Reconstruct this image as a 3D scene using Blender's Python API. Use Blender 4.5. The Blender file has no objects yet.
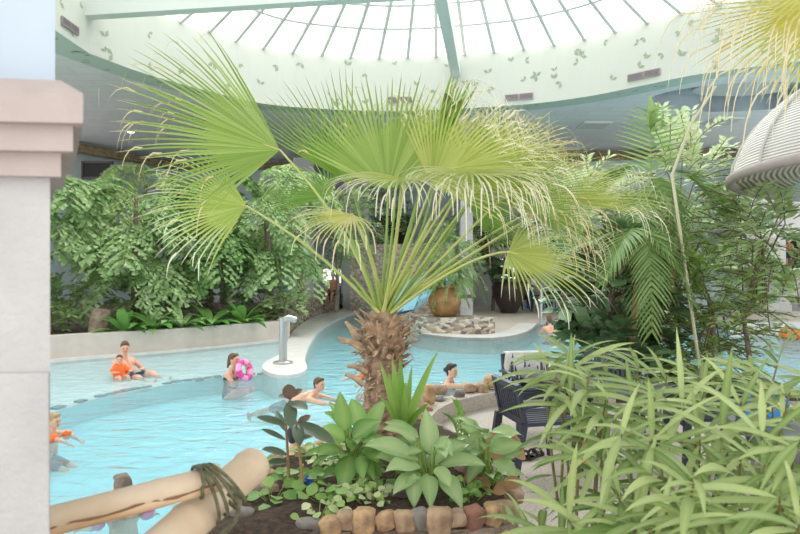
import bpy, bmesh, math, random
from mathutils import Vector, Matrix, noise
from mathutils.geometry import tessellate_polygon
PI = math.pi
F = 622.0
HZ = 267.0
CAMZ = 2.0
C = bpy.context.scene.collection
V = Vector
R = random.Random(7)

def P(px, py, d):
    "pixel and distance -> point in the place"
    return V(((px - 400) / F * d, d, CAMZ - (py - HZ) / F * d))
def G(px, py, z=0.0):
    "pixel on the level z -> point"
    d = F * (CAMZ - z) / (py - HZ)
    return V(((px - 400) / F * d, d, z))

# ------------------------------------------------------------------ materials
def lin(c):
    return tuple(((v / 255) / 12.92 if v / 255 <= .04045 else ((v / 255 + .055) / 1.055) ** 2.4) for v in c) + (1,)

def mat(name, col, rough=.6, col2=None, scale=8, bump=0, bscale=None, metal=0, spec=.5, coords='Object', detail=4, ramp=(.35, .65)):
    m = bpy.data.materials.new(name); m.use_nodes = True
    n, l = m.node_tree.nodes, m.node_tree.links
    b = n['Principled BSDF']
    b.inputs['Base Color'].default_value = lin(col)
    b.inputs['Roughness'].default_value = rough
    b.inputs['Metallic'].default_value = metal
    b.inputs['Specular IOR Level'].default_value = spec
    if col2 or bump:
        tc = n.new('ShaderNodeTexCoord')
    if col2:
        t = n.new('ShaderNodeTexNoise'); t.inputs['Scale'].default_value = scale; t.inputs['Detail'].default_value = detail
        r = n.new('ShaderNodeValToRGB')
        r.color_ramp.elements[0].position, r.color_ramp.elements[1].position = ramp
        r.color_ramp.elements[0].color = lin(col); r.color_ramp.elements[1].color = lin(col2)
        l.new(tc.outputs[coords], t.inputs['Vector']); l.new(t.outputs['Fac'], r.inputs['Fac']); l.new(r.outputs['Color'], b.inputs['Base Color'])
    if bump:
        t2 = n.new('ShaderNodeTexNoise'); t2.inputs['Scale'].default_value = bscale or scale * 3; t2.inputs['Detail'].default_value = 5
        bp = n.new('ShaderNodeBump'); bp.inputs['Strength'].default_value = bump; bp.inputs['Distance'].default_value = .02
        l.new(tc.outputs[coords], t2.inputs['Vector']); l.new(t2.outputs['Fac'], bp.inputs['Height']); l.new(bp.outputs['Normal'], b.inputs['Normal'])
    return m

def leafmat(name, c1, c2, tip=(190, 160, 110), trans=.4, rough=.45, tcol=None, spec=.4):
    m = bpy.data.materials.new(name); m.use_nodes = True
    n, l = m.node_tree.nodes, m.node_tree.links
    b = n['Principled BSDF']; b.inputs['Roughness'].default_value = rough; b.inputs['Specular IOR Level'].default_value = spec
    g = n.new('ShaderNodeNewGeometry')
    mx = n.new('ShaderNodeMix'); mx.data_type = 'RGBA'
    mx.inputs['A'].default_value = lin(c1); mx.inputs['B'].default_value = lin(c2)
    l.new(g.outputs['Random Per Island'], mx.inputs['Factor'])
    a = n.new('ShaderNodeAttribute'); a.attribute_name = 'tip'
    m2 = n.new('ShaderNodeMix'); m2.data_type = 'RGBA'; m2.inputs['B'].default_value = lin(tip)
    l.new(a.outputs['Fac'], m2.inputs['Factor']); l.new(mx.outputs['Result'], m2.inputs['A'])
    l.new(m2.outputs['Result'], b.inputs['Base Color'])
    tr = n.new('ShaderNodeBsdfTranslucent'); l.new(m2.outputs['Result'], tr.inputs['Color'])
    ms = n.new('ShaderNodeMixShader'); ms.inputs[0].default_value = trans
    o = n['Material Output']
    l.new(b.outputs[0], ms.inputs[1]); l.new(tr.outputs[0], ms.inputs[2]); l.new(ms.outputs[0], o.inputs['Surface'])
    return m

def brickmat(name, c1, c2, mortar, scale, bw=.5, rh=.25, msize=.02, bump=.6, rough=.8, axis=None, offset=.5):
    m = bpy.data.materials.new(name); m.use_nodes = True
    n, l = m.node_tree.nodes, m.node_tree.links
    b = n['Principled BSDF']; b.inputs['Roughness'].default_value = rough
    tc = n.new('ShaderNodeTexCoord'); mp = n.new('ShaderNodeMapping')
    if axis: mp.inputs['Rotation'].default_value = axis
    br = n.new('ShaderNodeTexBrick'); br.inputs['Scale'].default_value = scale
    br.offset = offset
    br.inputs['Color1'].default_value = lin(c1); br.inputs['Color2'].default_value = lin(c2); br.inputs['Mortar'].default_value = lin(mortar)
    br.inputs['Brick Width'].default_value = bw; br.inputs['Row Height'].default_value = rh; br.inputs['Mortar Size'].default_value = msize
    l.new(tc.outputs['Object'], mp.inputs['Vector']); l.new(mp.outputs['Vector'], br.inputs['Vector']); l.new(br.outputs['Color'], b.inputs['Base Color'])
    if bump:
        bp = n.new('ShaderNodeBump'); bp.inputs['Strength'].default_value = bump; bp.inputs['Distance'].default_value = .01; bp.invert = True
        l.new(br.outputs['Fac'], bp.inputs['Height']); l.new(bp.outputs['Normal'], b.inputs['Normal'])
    return m

def stonemat(name, cols, scale, bump=.8):
    m = bpy.data.materials.new(name); m.use_nodes = True
    n, l = m.node_tree.nodes, m.node_tree.links
    b = n['Principled BSDF']; b.inputs['Roughness'].default_value = .85
    tc = n.new('ShaderNodeTexCoord'); mp = n.new('ShaderNodeMapping'); mp.inputs['Scale'].default_value = (1, 1, 2.0)
    v = n.new('ShaderNodeTexVoronoi'); v.inputs['Scale'].default_value = scale
    r = n.new('ShaderNodeValToRGB'); r.color_ramp.interpolation = 'CONSTANT'
    els = r.color_ramp.elements
    for i, c in enumerate(cols):
        e = els[i] if i < 2 else els.new(i / len(cols))
        e.position = i / len(cols); e.color = lin(c)
    ve = n.new('ShaderNodeTexVoronoi'); ve.feature = 'DISTANCE_TO_EDGE'; ve.inputs['Scale'].default_value = scale
    bp = n.new('ShaderNodeBump'); bp.inputs['Strength'].default_value = bump; bp.inputs['Distance'].default_value = .05
    l.new(tc.outputs['Object'], mp.inputs['Vector']); l.new(mp.outputs[0], v.inputs['Vector']); l.new(mp.outputs[0], ve.inputs['Vector'])
    sp = n.new('ShaderNodeSeparateColor'); l.new(v.outputs['Color'], sp.inputs[0]); l.new(sp.outputs[0], r.inputs['Fac'])
    l.new(r.outputs['Color'], b.inputs['Base Color']); l.new(ve.outputs['Distance'], bp.inputs['Height']); l.new(bp.outputs['Normal'], b.inputs['Normal'])
    return m

def glassmat(name, tint, gloss=.06, rough=.02):
    m = bpy.data.materials.new(name); m.use_nodes = True
    n, l = m.node_tree.nodes, m.node_tree.links
    n.remove(n['Principled BSDF'])
    t = n.new('ShaderNodeBsdfTransparent'); t.inputs[0].default_value = lin(tint)
    g = n.new('ShaderNodeBsdfGlossy'); g.inputs['Roughness'].default_value = rough
    ms = n.new('ShaderNodeMixShader'); ms.inputs[0].default_value = gloss
    l.new(t.outputs[0], ms.inputs[1]); l.new(g.outputs[0], ms.inputs[2]); l.new(ms.outputs[0], n['Material Output'].inputs['Surface'])
    return m

def watermat():
    m = bpy.data.materials.new('pool water'); m.use_nodes = True
    n, l = m.node_tree.nodes, m.node_tree.links
    n.remove(n['Principled BSDF'])
    tc = n.new('ShaderNodeTexCoord')
    mp = n.new('ShaderNodeMapping'); mp.inputs['Scale'].default_value = (1, 1.5, 1)
    t = n.new('ShaderNodeTexNoise'); t.inputs['Scale'].default_value = 2.6; t.inputs['Detail'].default_value = 4; t.inputs['Distortion'].default_value = .6
    bp = n.new('ShaderNodeBump'); bp.inputs['Strength'].default_value = .5; bp.inputs['Distance'].default_value = .12
    l.new(tc.outputs['Object'], mp.inputs['Vector']); l.new(mp.outputs[0], t.inputs['Vector']); l.new(t.outputs['Fac'], bp.inputs['Height'])
    tr = n.new('ShaderNodeBsdfTransparent'); tr.inputs[0].default_value = lin((236, 250, 252))
    g = n.new('ShaderNodeBsdfGlossy'); g.inputs['Roughness'].default_value = .08
    fr = n.new('ShaderNodeFresnel'); fr.inputs['IOR'].default_value = 1.14
    df = n.new('ShaderNodeBsdfDiffuse'); df.inputs[0].default_value = lin((194, 230, 235)); md = n.new('ShaderNodeMixShader'); md.inputs[0].default_value = .26
    l.new(tr.outputs[0], md.inputs[1]); l.new(df.outputs[0], md.inputs[2])
    l.new(bp.outputs['Normal'], g.inputs['Normal']); l.new(bp.outputs['Normal'], fr.inputs['Normal'])
    ms = n.new('ShaderNodeMixShader')
    l.new(fr.outputs[0], ms.inputs[0]); l.new(md.outputs[0], ms.inputs[1]); l.new(g.outputs[0], ms.inputs[2])
    l.new(ms.outputs[0], n['Material Output'].inputs['Surface'])
    return m

# ------------------------------------------------------------------ mesh builder
class MB:
    def __init__(s):
        s.v, s.f, s.m, s.t, s.sm = [], [], [], [], []
    def vert(s, p, t=0.0):
        s.v.append(tuple(p)); s.t.append(t); return len(s.v) - 1
    def face(s, ids, m=0, smooth=False):
        s.f.append(tuple(ids)); s.m.append(m); s.sm.append(smooth)
    def box(s, c, size, rot=None, m=0):
        c = V(c); hx, hy, hz = size[0] / 2, size[1] / 2, size[2] / 2
        M = rot or Matrix.Identity(3)
        ids = [s.vert(c + M @ V((x * hx, y * hy, z * hz))) for x in (-1, 1) for y in (-1, 1) for z in (-1, 1)]
        for q in ((0, 1, 3, 2), (4, 6, 7, 5), (0, 4, 5, 1), (2, 3, 7, 6), (0, 2, 6, 4), (1, 5, 7, 3)):
            s.face([ids[i] for i in q], m)
    def prism(s, poly, z0, z1, m=0, mtop=None, msides=None):
        poly = [V((p[0], p[1], 0)) for p in poly]
        area = sum(poly[i].x * poly[(i + 1) % len(poly)].y - poly[(i + 1) % len(poly)].x * poly[i].y for i in range(len(poly)))
        if area < 0: poly.reverse()
        n = len(poly)
        a = [s.vert((p.x, p.y, z0)) for p in poly]; b = [s.vert((p.x, p.y, z1)) for p in poly]
        for i in range(n):
            s.face((a[i], a[(i + 1) % n], b[(i + 1) % n], b[i]), m if msides is None else msides)
        for tri in tessellate_polygon([poly]):
            t = list(tri)
            q = [poly[i] for i in t]
            if (q[1] - q[0]).cross(q[2] - q[0]).z < 0: t.reverse()
            s.face([b[i] for i in t], m if mtop is None else mtop); s.face([a[i] for i in reversed(t)], m)
    def tube(s, pts, radii, n=8, m=0, cap=True, t=0.0, flat=1.0, smooth=True):
        pts = [V(p) for p in pts]
        if not hasattr(radii, '__len__'): radii = [radii] * len(pts)
        ref = None; rings = []
        for i, p in enumerate(pts):
            d = (pts[min(i + 1, len(pts) - 1)] - pts[max(i - 1, 0)])
            if d.length < 1e-9: d = V((0, 0, 1))
            d.normalize()
            if ref is None:
                ref = V((0, 0, 1)) if abs(d.z) < .9 else V((1, 0, 0))
            u = (ref - d * ref.dot(d)).normalized(); w = d.cross(u); ref = u
            rings.append([s.vert(p + (u * math.cos(2 * PI * k / n) * flat + w * math.sin(2 * PI * k / n)) * radii[i], t) for k in range(n)])
        for a, b in zip(rings, rings[1:]):
            for k in range(n):
                s.face((a[k], a[(k + 1) % n], b[(k + 1) % n], b[k]), m, smooth)
        if cap:
            for rg_, rv in ((rings[0], True), (rings[-1], False)):
                c2 = [s.vert(s.v[i], t) for i in rg_]; s.face(list(reversed(c2)) if rv else c2, m)
    def lathe(s, prof, c=(0, 0, 0), n=28, m=0, a0=0, a1=2 * PI):
        c = V(c); rings = []
        for r, z in prof:
            rings.append([s.vert(c + V((r * math.cos(2 * PI * k / n), r * math.sin(2 * PI * k / n), z))) for k in range(n)])
        for a, b in zip(rings, rings[1:]):
            for k in range(n):
                s.face((a[k], a[(k + 1) % n], b[(k + 1) % n], b[k]), m, True)
        s.face(list(reversed(rings[0])), m); s.face(rings[-1], m)
    def ball(s, c, rad, nu=12, nv=8, m=0, M=None):
        c = V(c); rad = V((rad, rad, rad)) if not hasattr(rad, '__len__') else V(rad)
        M = M or Matrix.Identity(3); rows = []
        for j in range(nv + 1):
            th = PI * j / nv
            rows.append([s.vert(c + M @ V((rad.x * math.sin(th) * math.cos(2 * PI * i / nu), rad.y * math.sin(th) * math.sin(2 * PI * i / nu), rad.z * math.cos(th)))) for i in range(nu)])
        for a, b in zip(rows, rows[1:]):
            for i in range(nu):
                s.face((a[i], b[i], b[(i + 1) % nu], a[(i + 1) % nu]), m, True)
    def capsule(s, p0, r0, p1, r1, n=10):
        p0, p1 = V(p0), V(p1); d = p1 - p0; L = d.length
        if L < 1e-6: s.ball(p0, r0); return
        d /= L; pts, rad = [], []
        for k in range(1, 5):
            a = PI / 2 * (1 - k / 4); pts.append(p0 - d * r0 * math.sin(a)); rad.append(max(r0 * math.cos(a), r0 * .12))
        for k in range(0, 4):
            a = PI / 2 * k / 4; pts.append(p1 + d * r1 * math.sin(a)); rad.append(max(r1 * math.cos(a), r1 * .12))
        s.tube(pts, rad, n)
    def leaf(s, base, d, nrm, L, W, droop=.3, prof='lance', n=5, m=0, fold=.25, dry=0.0, t0=0.0, wave=0.0, mid=0.0):
        p = V(base); d = V(d).normalized(); nrm = V(nrm)
        sd = d.cross(nrm)
        if sd.length < 1e-4: sd = d.cross(V((.3, .5, .8)))
        sd.normalize(); down = V((0, 0, -1)); st = L / n; prev = None
        for k in range(n + 1):
            t = k / n
            w = W * .5 * PROF[prof](t)
            nn = sd.cross(d).normalized()
            tt = max(t0, max(0.0, (t - (1 - dry)) / dry) if dry > 0 else 0.0)
            wz = nn * (math.sin(t * 9 + L * 50) * wave * W)
            cur = (s.vert(p - sd * w + nn * fold * w + wz, tt), s.vert(p, max(tt, mid)), s.vert(p + sd * w + nn * fold * w - wz, tt))
            if prev:
                s.face((prev[0], prev[1], cur[1], cur[0]), m, True); s.face((prev[1], prev[2], cur[2], cur[1]), m, True)
            prev = cur
            p = p + d * st
            d = (d + down * droop * 1.6 * (t + .3) / n).normalized()
    def build(s, name, mats, parent=None, off=(0, 0, 0)):
        off = V(off)
        me = bpy.data.meshes.new(name)
        me.from_pydata([tuple(V(v) - off) for v in s.v], [], s.f)
        for m in (mats if isinstance(mats, (list, tuple)) else [mats]): me.materials.append(m)
        me.polygons.foreach_set('material_index', s.m); me.polygons.foreach_set('use_smooth', s.sm)
        if any(s.t):
            at = me.attributes.new('tip', 'FLOAT', 'POINT'); at.data.foreach_set('value', s.t)
        me.update()
        o = bpy.data.objects.new(name, me); C.objects.link(o)
        if parent: o.parent = parent
        return o

PROF = {
    'lance': lambda t: max(.02, math.sin(PI * min(1, t ** .75)) ** .85) if t < 1 else .01,
    'oval': lambda t: max(.04, math.sin(PI * t) ** .6) if 0 < t < 1 else .03,
    'heart': lambda t: (.1, .85, 1, .85, .5, .02)[min(5, int(t * 5 + .01))],
    'wedge': lambda t: .08 + .92 * t,
    'strap': lambda t: .7 + .3 * math.sin(PI * t) if t < .8 else max(.02, (1 - t) * 4.2),
    'needle': lambda t: max(.05, 1 - t ** 2),
    'round': lambda t: max(.1, math.sin(PI * t) ** .45) if 0 < t < 1 else .12,
}

def tag(o, label=None, cat=None, group=None, kind=None):
    if label: o['label'] = label
    if cat: o['category'] = cat
    if group: o['group'] = group
    if kind: o['kind'] = kind
    return o
def thing(name, label, cat, loc=(0, 0, 0), rz=0, group=None):
    o = bpy.data.objects.new(name, None); o.empty_display_size = .1; C.objects.link(o)
    o.location = loc; o.rotation_euler = (0, 0, rz)
    return tag(o, label, cat, group)
def struct(o, label=None):
    o['kind'] = 'structure'
    if label: o['label'] = label
    return o
def copy_tree(o, parent=None):
    c = o.copy(); C.objects.link(c)
    if parent: c.parent = parent
    for ch in list(o.children): copy_tree(ch, c)
    return c
ORD = ('first second third fourth fifth sixth seventh eighth ninth tenth eleventh twelfth thirteenth fourteenth fifteenth sixteenth '
       'seventeenth eighteenth nineteenth twentieth').split()

def bez(a, b, c, n=8):
    a, b, c = V(a), V(b), V(c)
    return [a * (1 - t) ** 2 + b * 2 * t * (1 - t) + c * t * t for t in [i / n for i in range(n + 1)]]
def catmull(pts, n=6, closed=False):
    pts = [V(p) for p in pts]; out = []; N = len(pts)
    for i in range(N if closed else N - 1):
        g = (lambda j: pts[j % N]) if closed else (lambda j: pts[max(0, min(N - 1, j))])
        p0, p1, p2, p3 = g(i - 1), g(i), g(i + 1), g(i + 2)
        for k in range(n):
            t = k / n
            out.append(.5 * ((2 * p1) + (p2 - p0) * t + (2 * p0 - 5 * p1 + 4 * p2 - p3) * t * t + (3 * p1 - p0 - 3 * p2 + p3) * t ** 3))
    if not closed: out.append(pts[-1])
    return out

# ------------------------------------------------------------------ palette
M = dict(
    plaster=mat('white plaster', (184, 183, 182), .85, (174, 173, 173), 6, .35, 60),
    warmwall=mat('warm grey plaster', (202, 192, 184), .85, (194, 184, 176), 4, .2, 50),
    bluewall=mat('pale blue plaster', (182, 196, 208), .85, (177, 191, 204), 3),
    stone_pink=mat('pinkish grey stone', (176, 164, 160), .75, (168, 156, 152), 10, .15, 50),
    fascia=mat('cream painted fascia', (186, 189, 180), .8),
    leafpaint=mat('painted grey green leaf', (126, 142, 122), .8, (158, 168, 144), 30),
    soffit=mat('pale green soffit', (176, 190, 180), .8),
    beam=mat('pale green beam', (206, 212, 206), .6),
    bar=mat('white glazing bar', (206, 206, 202), .5),
    ceiling=brickmat('grey ceiling tile', (212, 213, 216), (205, 207, 211), (188, 190, 196), 1, 1.2, .6, .012, 0, .85),
    recess=mat('grey blue recess', (168, 176, 182), .7, (136, 142, 148), .8),
    wallb=mat('grey blue wall', (176, 190, 192), .85, (166, 182, 186), .6),
    wallw=mat('off white wall', (206, 204, 200), .85, (196, 194, 190), .8),
    wallg=mat('light grey wall', (188, 188, 188), .85),
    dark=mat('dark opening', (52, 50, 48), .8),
    glow=glassmat('window glass', (240, 244, 246)),
    glazing=glassmat('skylight glass', (250, 252, 252), .04),
    tile=brickmat('white pool tile', (232, 234, 232), (226, 229, 228), (206, 211, 212), 1, .3, .3, .012, .1, .45, None, 0),
    coping=mat('white coping', (214, 211, 207), .55, (204, 200, 196), 5),
    deck=mat('beige pebble deck', (204, 194, 183), .8, (188, 177, 165), 14, .2, 120, coords='Object'),
    pebble=mat('washed pebble concrete', (206, 197, 186), .85, (178, 168, 158), 50, .5, 160),
    poolfloor=brickmat('turquoise pool tile', (158, 214, 224), (150, 209, 220), (140, 201, 213), 1, .5, .5, .012, 0, .5, None, 0),
    poolplain=mat('turquoise plaster', (178, 222, 229), .6),
    darktile=mat('dark blue edge tile', (54, 88, 112), .5),
    water=watermat(),
    soil=mat('dark brown soil', (88, 68, 54), .95, (54, 42, 36), 30, 1, 70),
    mulch=mat('leaf litter soil', (96, 86, 62), .95, (66, 64, 44), 12, .8, 50),
    rubble=stonemat('stacked rubble stone', [(180, 168, 154), (140, 130, 118), (204, 194, 180), (112, 104, 98), (160, 144, 126)], 7),
    rubbled=stonemat('brown pebble wall', [(196, 180, 168), (170, 154, 144), (208, 196, 186), (180, 164, 152), (152, 138, 130)], 7, .4),
    block=brickmat('two tone block', (200, 202, 200), (128, 132, 132), (196, 196, 192), 1, .55, .45, .03, .3, .8, (PI / 2, 0, 0), .5),
    rock1=mat('tan rock', (196, 168, 136), .9, (146, 120, 98), 12, .7, 30),
    rock2=mat('brown rock', (142, 116, 98), .9, (186, 160, 138), 12, .7, 30),
    rock5=mat('ochre rock', (206, 172, 128), .9, (150, 122, 96), 14, .6, 30),
    rock3=mat('grey rock', (150, 142, 134), .9, (112, 106, 100), 9, .5, 26),
    rock4=mat('reddish rock', (166, 118, 98), .9, (136, 98, 84), 9, .5, 26),
    mortar=mat('grey mortar', (158, 146, 132), .95, (128, 118, 106), 12, .6, 40),
    bamboo=mat('pale dry bamboo', (212, 194, 170), .6, (196, 174, 146), 6, .1, 30),
    bamboo2=mat('tan dry bamboo', (212, 184, 150), .6, (186, 152, 116), 5, .1, 30),
    bamboo_cut=mat('brown bamboo crack', (132, 98, 70), .8),
    rope=mat('olive green rope', (116, 116, 88), .95, (88, 90, 68), 60, .6, 160),
    cornice=mat('brown bamboo cornice', (156, 138, 108), .8, (112, 98, 74), 5),
    trunk=mat('palm trunk fibre', (178, 150, 124), .95, (120, 98, 82), 18, .8, 60),
    boot=mat('dry palm boot', (216, 188, 158), .9, (166, 134, 108), 10, .4, 40),
    petiole=mat('yellow green petiole', (176, 190, 96), .45, (196, 200, 130), 5),
    petiole_d=mat('green petiole', (126, 156, 70), .45, (152, 176, 92), 5),
    palestem=mat('pale dry stem', (214, 210, 178), .6),
    bark=mat('grey brown bark', (148, 132, 116), .95, (110, 96, 84), 8, .6, 30),
    stem=mat('green brown stem', (136, 130, 84), .7, (112, 104, 66), 14),
    stem_tan=mat('tan stem', (168, 136, 96), .8, (140, 110, 78), 14),
    steel=mat('brushed steel', (178, 180, 180), .35, metal=.7),
    terracotta=mat('brown glazed clay', (166, 122, 74), .5, (134, 94, 56), 4, .15, 20),
    blackpot=mat('dark brown ceramic', (70, 58, 56), .35, (54, 46, 46), 3),
    navy=mat('dark navy plastic', (44, 52, 70), .4),
    greychair=mat('grey plastic', (120, 122, 126), .5),
    tabletop=mat('grey table', (104, 108, 112), .5),
    towel=mat('white towel', (232, 232, 230), .95, (218, 218, 216), 20, .5, 120),
    greycloth=mat('grey cloth', (140, 142, 146), .95, (122, 124, 128), 12, .4, 90),
    blue=mat('bright blue fabric', (30, 130, 210), .6, (22, 116, 196), 6),
    yellow=mat('pale yellow print', (222, 222, 120), .6),
    orange=mat('orange vinyl', (246, 112, 34), .4),
    pink=mat('hot pink vinyl', (232, 66, 160), .35),
    pinkpale=mat('pale pink vinyl', (246, 170, 206), .35),
    sandal=mat('dark sandal', (58, 48, 44), .8),
    skin=mat('skin', (226, 176, 148), .55, (216, 160, 132), 5),
    skin2=mat('tanned skin', (192, 136, 104), .55, (178, 122, 92), 5),
    hair_b=mat('brown hair', (112, 84, 62), .7, (92, 66, 48), 40, .5, 90),
    hair_d=mat('dark hair', (56, 46, 42), .65, (40, 34, 32), 40, .5, 90),
    hair_l=mat('blond hair', (190, 158, 118), .7, (168, 136, 98), 40, .5, 90),
    hair_g=mat('grey brown hair', (136, 122, 106), .7, (112, 98, 84), 40, .5, 90),
    eye=mat('dark eye', (40, 34, 32), .3), lip=mat('lip', (178, 96, 86), .5),
    black=mat('black swimwear', (40, 42, 48), .6), navycloth=mat('navy swim cloth', (44, 66, 92), .7),
    green=mat('green band', (50, 110, 80), .7), white=mat('white cloth', (236, 236, 236), .9),
    mesh=None, vent=mat('purple grey vent', (148, 138, 140), .6), ventd=mat('dark vent slot', (96, 88, 90), .7),
    bluepl=mat('blue slide plastic', (150, 206, 226), .35),
    wire=mat('thin grey wire', (200, 200, 196), .5),
    bluetoy=mat('blue plastic', (40, 84, 200), .5),
)
L = dict(
    fan=leafmat('fan palm leaf', (132, 160, 70), (172, 192, 106), (226, 206, 160), .4),
    fan_y=leafmat('yellow fan palm leaf', (170, 188, 86), (206, 212, 124), (244, 238, 212), .45),
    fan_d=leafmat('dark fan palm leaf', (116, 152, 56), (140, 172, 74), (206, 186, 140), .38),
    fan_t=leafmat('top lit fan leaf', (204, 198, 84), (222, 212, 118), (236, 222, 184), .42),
    fish=leafmat('fishtail leaf', (128, 162, 100), (184, 208, 152), (176, 176, 110), .35, .4),
    fish_d=leafmat('deep green leaf', (100, 138, 78), (144, 178, 108), (160, 160, 90), .3, .45),
    lite=leafmat('light green leaf', (162, 192, 120), (200, 218, 164), (206, 206, 150), .35, .5),
    pale=leafmat('pale green leaf', (190, 210, 156), (222, 232, 196), (220, 216, 170), .35, .5),
    willow=leafmat('weeping leaf', (110, 152, 76), (150, 188, 106), (200, 200, 120), .35),
    feather=leafmat('feathery leaf', (150, 186, 84), (188, 212, 124), (200, 200, 120), .4, .5),
    dark=leafmat('dark glossy leaf', (80, 112, 74), (122, 154, 106), (140, 140, 80), .2, .35),
    areca=leafmat('areca leaf', (116, 152, 84), (160, 188, 118), (190, 160, 100), .35),
    rubber=leafmat('rubber plant leaf', (74, 92, 68), (102, 114, 92), (96, 80, 64), .12, .28),
    rubber_b=leafmat('bronze rubber leaf', (96, 76, 62), (110, 90, 76), (96, 70, 60), .12, .3),
    lily=leafmat('broad glossy leaf', (92, 146, 68), (150, 190, 106), (190, 212, 140), .3, .3),
    lily_p=leafmat('broad pale leaf', (126, 166, 100), (168, 198, 138), (208, 222, 166), .3, .3),
    drac=leafmat('fresh strap leaf', (122, 166, 72), (168, 198, 108), (190, 170, 90), .35, .4),
    vari=leafmat('variegated leaf', (150, 186, 96), (226, 228, 186), (220, 214, 180), .3, .5),
    creep=leafmat('creeper leaf', (116, 162, 76), (156, 192, 110), (200, 190, 120), .3, .45),
    long=leafmat('long bamboo-like leaf', (106, 140, 66), (188, 204, 138), (212, 220, 164), .33, .3),  # wide tone range puts lit and shaded leaves into the colour
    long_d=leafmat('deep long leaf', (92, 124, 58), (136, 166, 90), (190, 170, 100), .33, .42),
    brown=leafmat('dry brown leaf', (150, 116, 82), (182, 148, 108), (150, 110, 80), .25, .8),
)
def netmat():
    m = bpy.data.materials.new('white woven net'); m.use_nodes = True
    n, l = m.node_tree.nodes, m.node_tree.links
    b = n['Principled BSDF']; b.inputs['Base Color'].default_value = lin((232, 228, 222)); b.inputs['Roughness'].default_value = .7
    tc = n.new('ShaderNodeTexCoord'); w = n.new('ShaderNodeTexWave'); w.wave_type = 'BANDS'; w.bands_direction = 'Z'; w.inputs['Scale'].default_value = 9
    mp = n.new('ShaderNodeMapRange'); mp.inputs['From Min'].default_value = .35; mp.inputs['From Max'].default_value = .6; mp.inputs['To Min'].default_value = .35; mp.inputs['To Max'].default_value = .95
    tr = n.new('ShaderNodeBsdfTransparent'); ms = n.new('ShaderNodeMixShader')
    l.new(tc.outputs['Object'], w.inputs['Vector']); l.new(w.outputs['Fac'], mp.inputs['Value']); l.new(mp.outputs[0], ms.inputs[0])
    l.new(tr.outputs[0], ms.inputs[1]); l.new(b.outputs[0], ms.inputs[2]); l.new(ms.outputs[0], n['Material Output'].inputs['Surface'])
    return m
M['net'] = netmat()
def wovenmat():
    m = mat('woven underside', (196, 184, 172), .8)
    n, l = m.node_tree.nodes, m.node_tree.links; b = n['Principled BSDF']
    tc = n.new('ShaderNodeTexCoord'); w = n.new('ShaderNodeTexWave'); w.wave_type = 'RINGS'; w.rings_direction = 'Z'; w.inputs['Scale'].default_value = 5; w.inputs['Distortion'].default_value = .6
    r = n.new('ShaderNodeValToRGB'); r.color_ramp.elements[0].color = lin((168, 154, 140)); r.color_ramp.elements[1].color = lin((214, 204, 194))
    bp = n.new('ShaderNodeBump'); bp.inputs['Strength'].default_value = .7; bp.inputs['Distance'].default_value = .03
    l.new(tc.outputs['Object'], w.inputs['Vector']); l.new(w.outputs['Fac'], r.inputs['Fac']); l.new(r.outputs[0], b.inputs['Base Color'])
    l.new(w.outputs['Fac'], bp.inputs['Height']); l.new(bp.outputs[0], b.inputs['Normal'])
    return m
M['woven'] = wovenmat()

# ================================================================== SETTING
ZC, ZR = 7.4, 9.2
edge_px = [(89.5, 52.3), (145, 72.6), (200, 88), (265, 103), (340, 109), (400, 110), (455, 108), (530, 103), (590, 95), (640, 85), (700, 73), (800, 60)]
def ceilpt(px, py):
    d = F * (ZC - CAMZ) / (HZ - py); return V(((px - 400) / F * d, d, 0))
ring = catmull([ceilpt(*p) for p in edge_px], 5)
ring += catmull([ring[-1], V((11.4, 14.2, 0)), V((10.6, 11.8, 0)), V((8.5, 10.2, 0)), V((5, 9.4, 0)), V((0.5, 9.2, 0)), V((-4, 9.5, 0)), V((-7, 10.6, 0)), V((-7.8, 12.2, 0)), ceilpt(55, 28.7), ring[0]], 4)[1:-1]
NR = len(ring)
CEN = V((.8, 14.8, 0))
def grow(p, w):
    return p + (p - CEN).normalized() * w
outer = [grow(p, .85) for p in ring]

# back and side walls as one polyline
wl = [V((-15.6, 24.8, 0)), V((-14, 27, 0)), V((-11.5, 31.5, 0)), V((3.2, 31.5, 0)), V((6.5, 29.2, 0)), V((19.4, 27.75, 0)), V((19.6, 26, 0))]

# ceiling with holes
oval_c = V((10.9, 19.9, 0))
oval = [oval_c + V((2.9 * math.cos(a), 1.75 * math.sin(a), 0)) for a in [2 * PI * k / 32 for k in range(32)]]
outl = [V((-15, 14, 0)), V((-9.5, 10, 0)), V((-7, 5, 0)), V((-6, -1.5, 0)), V((6, -1.5, 0)), V((8, 5, 0)), V((13, 10, 0)), V((18, 15, 0)), V((19.5, 33, 0)), V((-17, 33, 0))]
mb = MB()
loops = [outl, outer, oval]
flat = [p for lp in loops for p in lp]
ids = [mb.vert((p.x, p.y, ZC)) for p in flat]
for t in tessellate_polygon(loops):
    q = [flat[i] for i in t]
    t = list(t)
    if (q[1] - q[0]).cross(q[2] - q[0]).z > 0: t.reverse()
    mb.face([ids[i] for i in t])
# top skin of the slab
ids2 = [mb.vert((p.x, p.y, ZC + .3)) for p in flat]
for t in tessellate_polygon(loops):
    mb.face([ids2[i] for i in t])
struct(mb.build('ceiling', M['ceiling']), 'grey tiled ceiling around the skylight')
# oval coffer
mb = MB()
prev = None
top = [mb.vert((p.x, p.y, ZC + .55)) for p in oval]; bot = [mb.vert((p.x, p.y, ZC)) for p in oval]
for k in range(32):
    mb.face((bot[k], bot[(k + 1) % 32], top[(k + 1) % 32], top[k]))
mb.face(list(reversed(top)))
inn = [(oval_c + V((1.5 * math.cos(a), .8 * math.sin(a), 0))) for a in [2 * PI * k / 24 for k in range(24)]]
mb.prism(inn, ZC + .28, ZC + .5, 1)
struct(mb.build('ceiling_recess', [M['recess'], M['wallg']]), 'oval recess in the grey ceiling')
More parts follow.
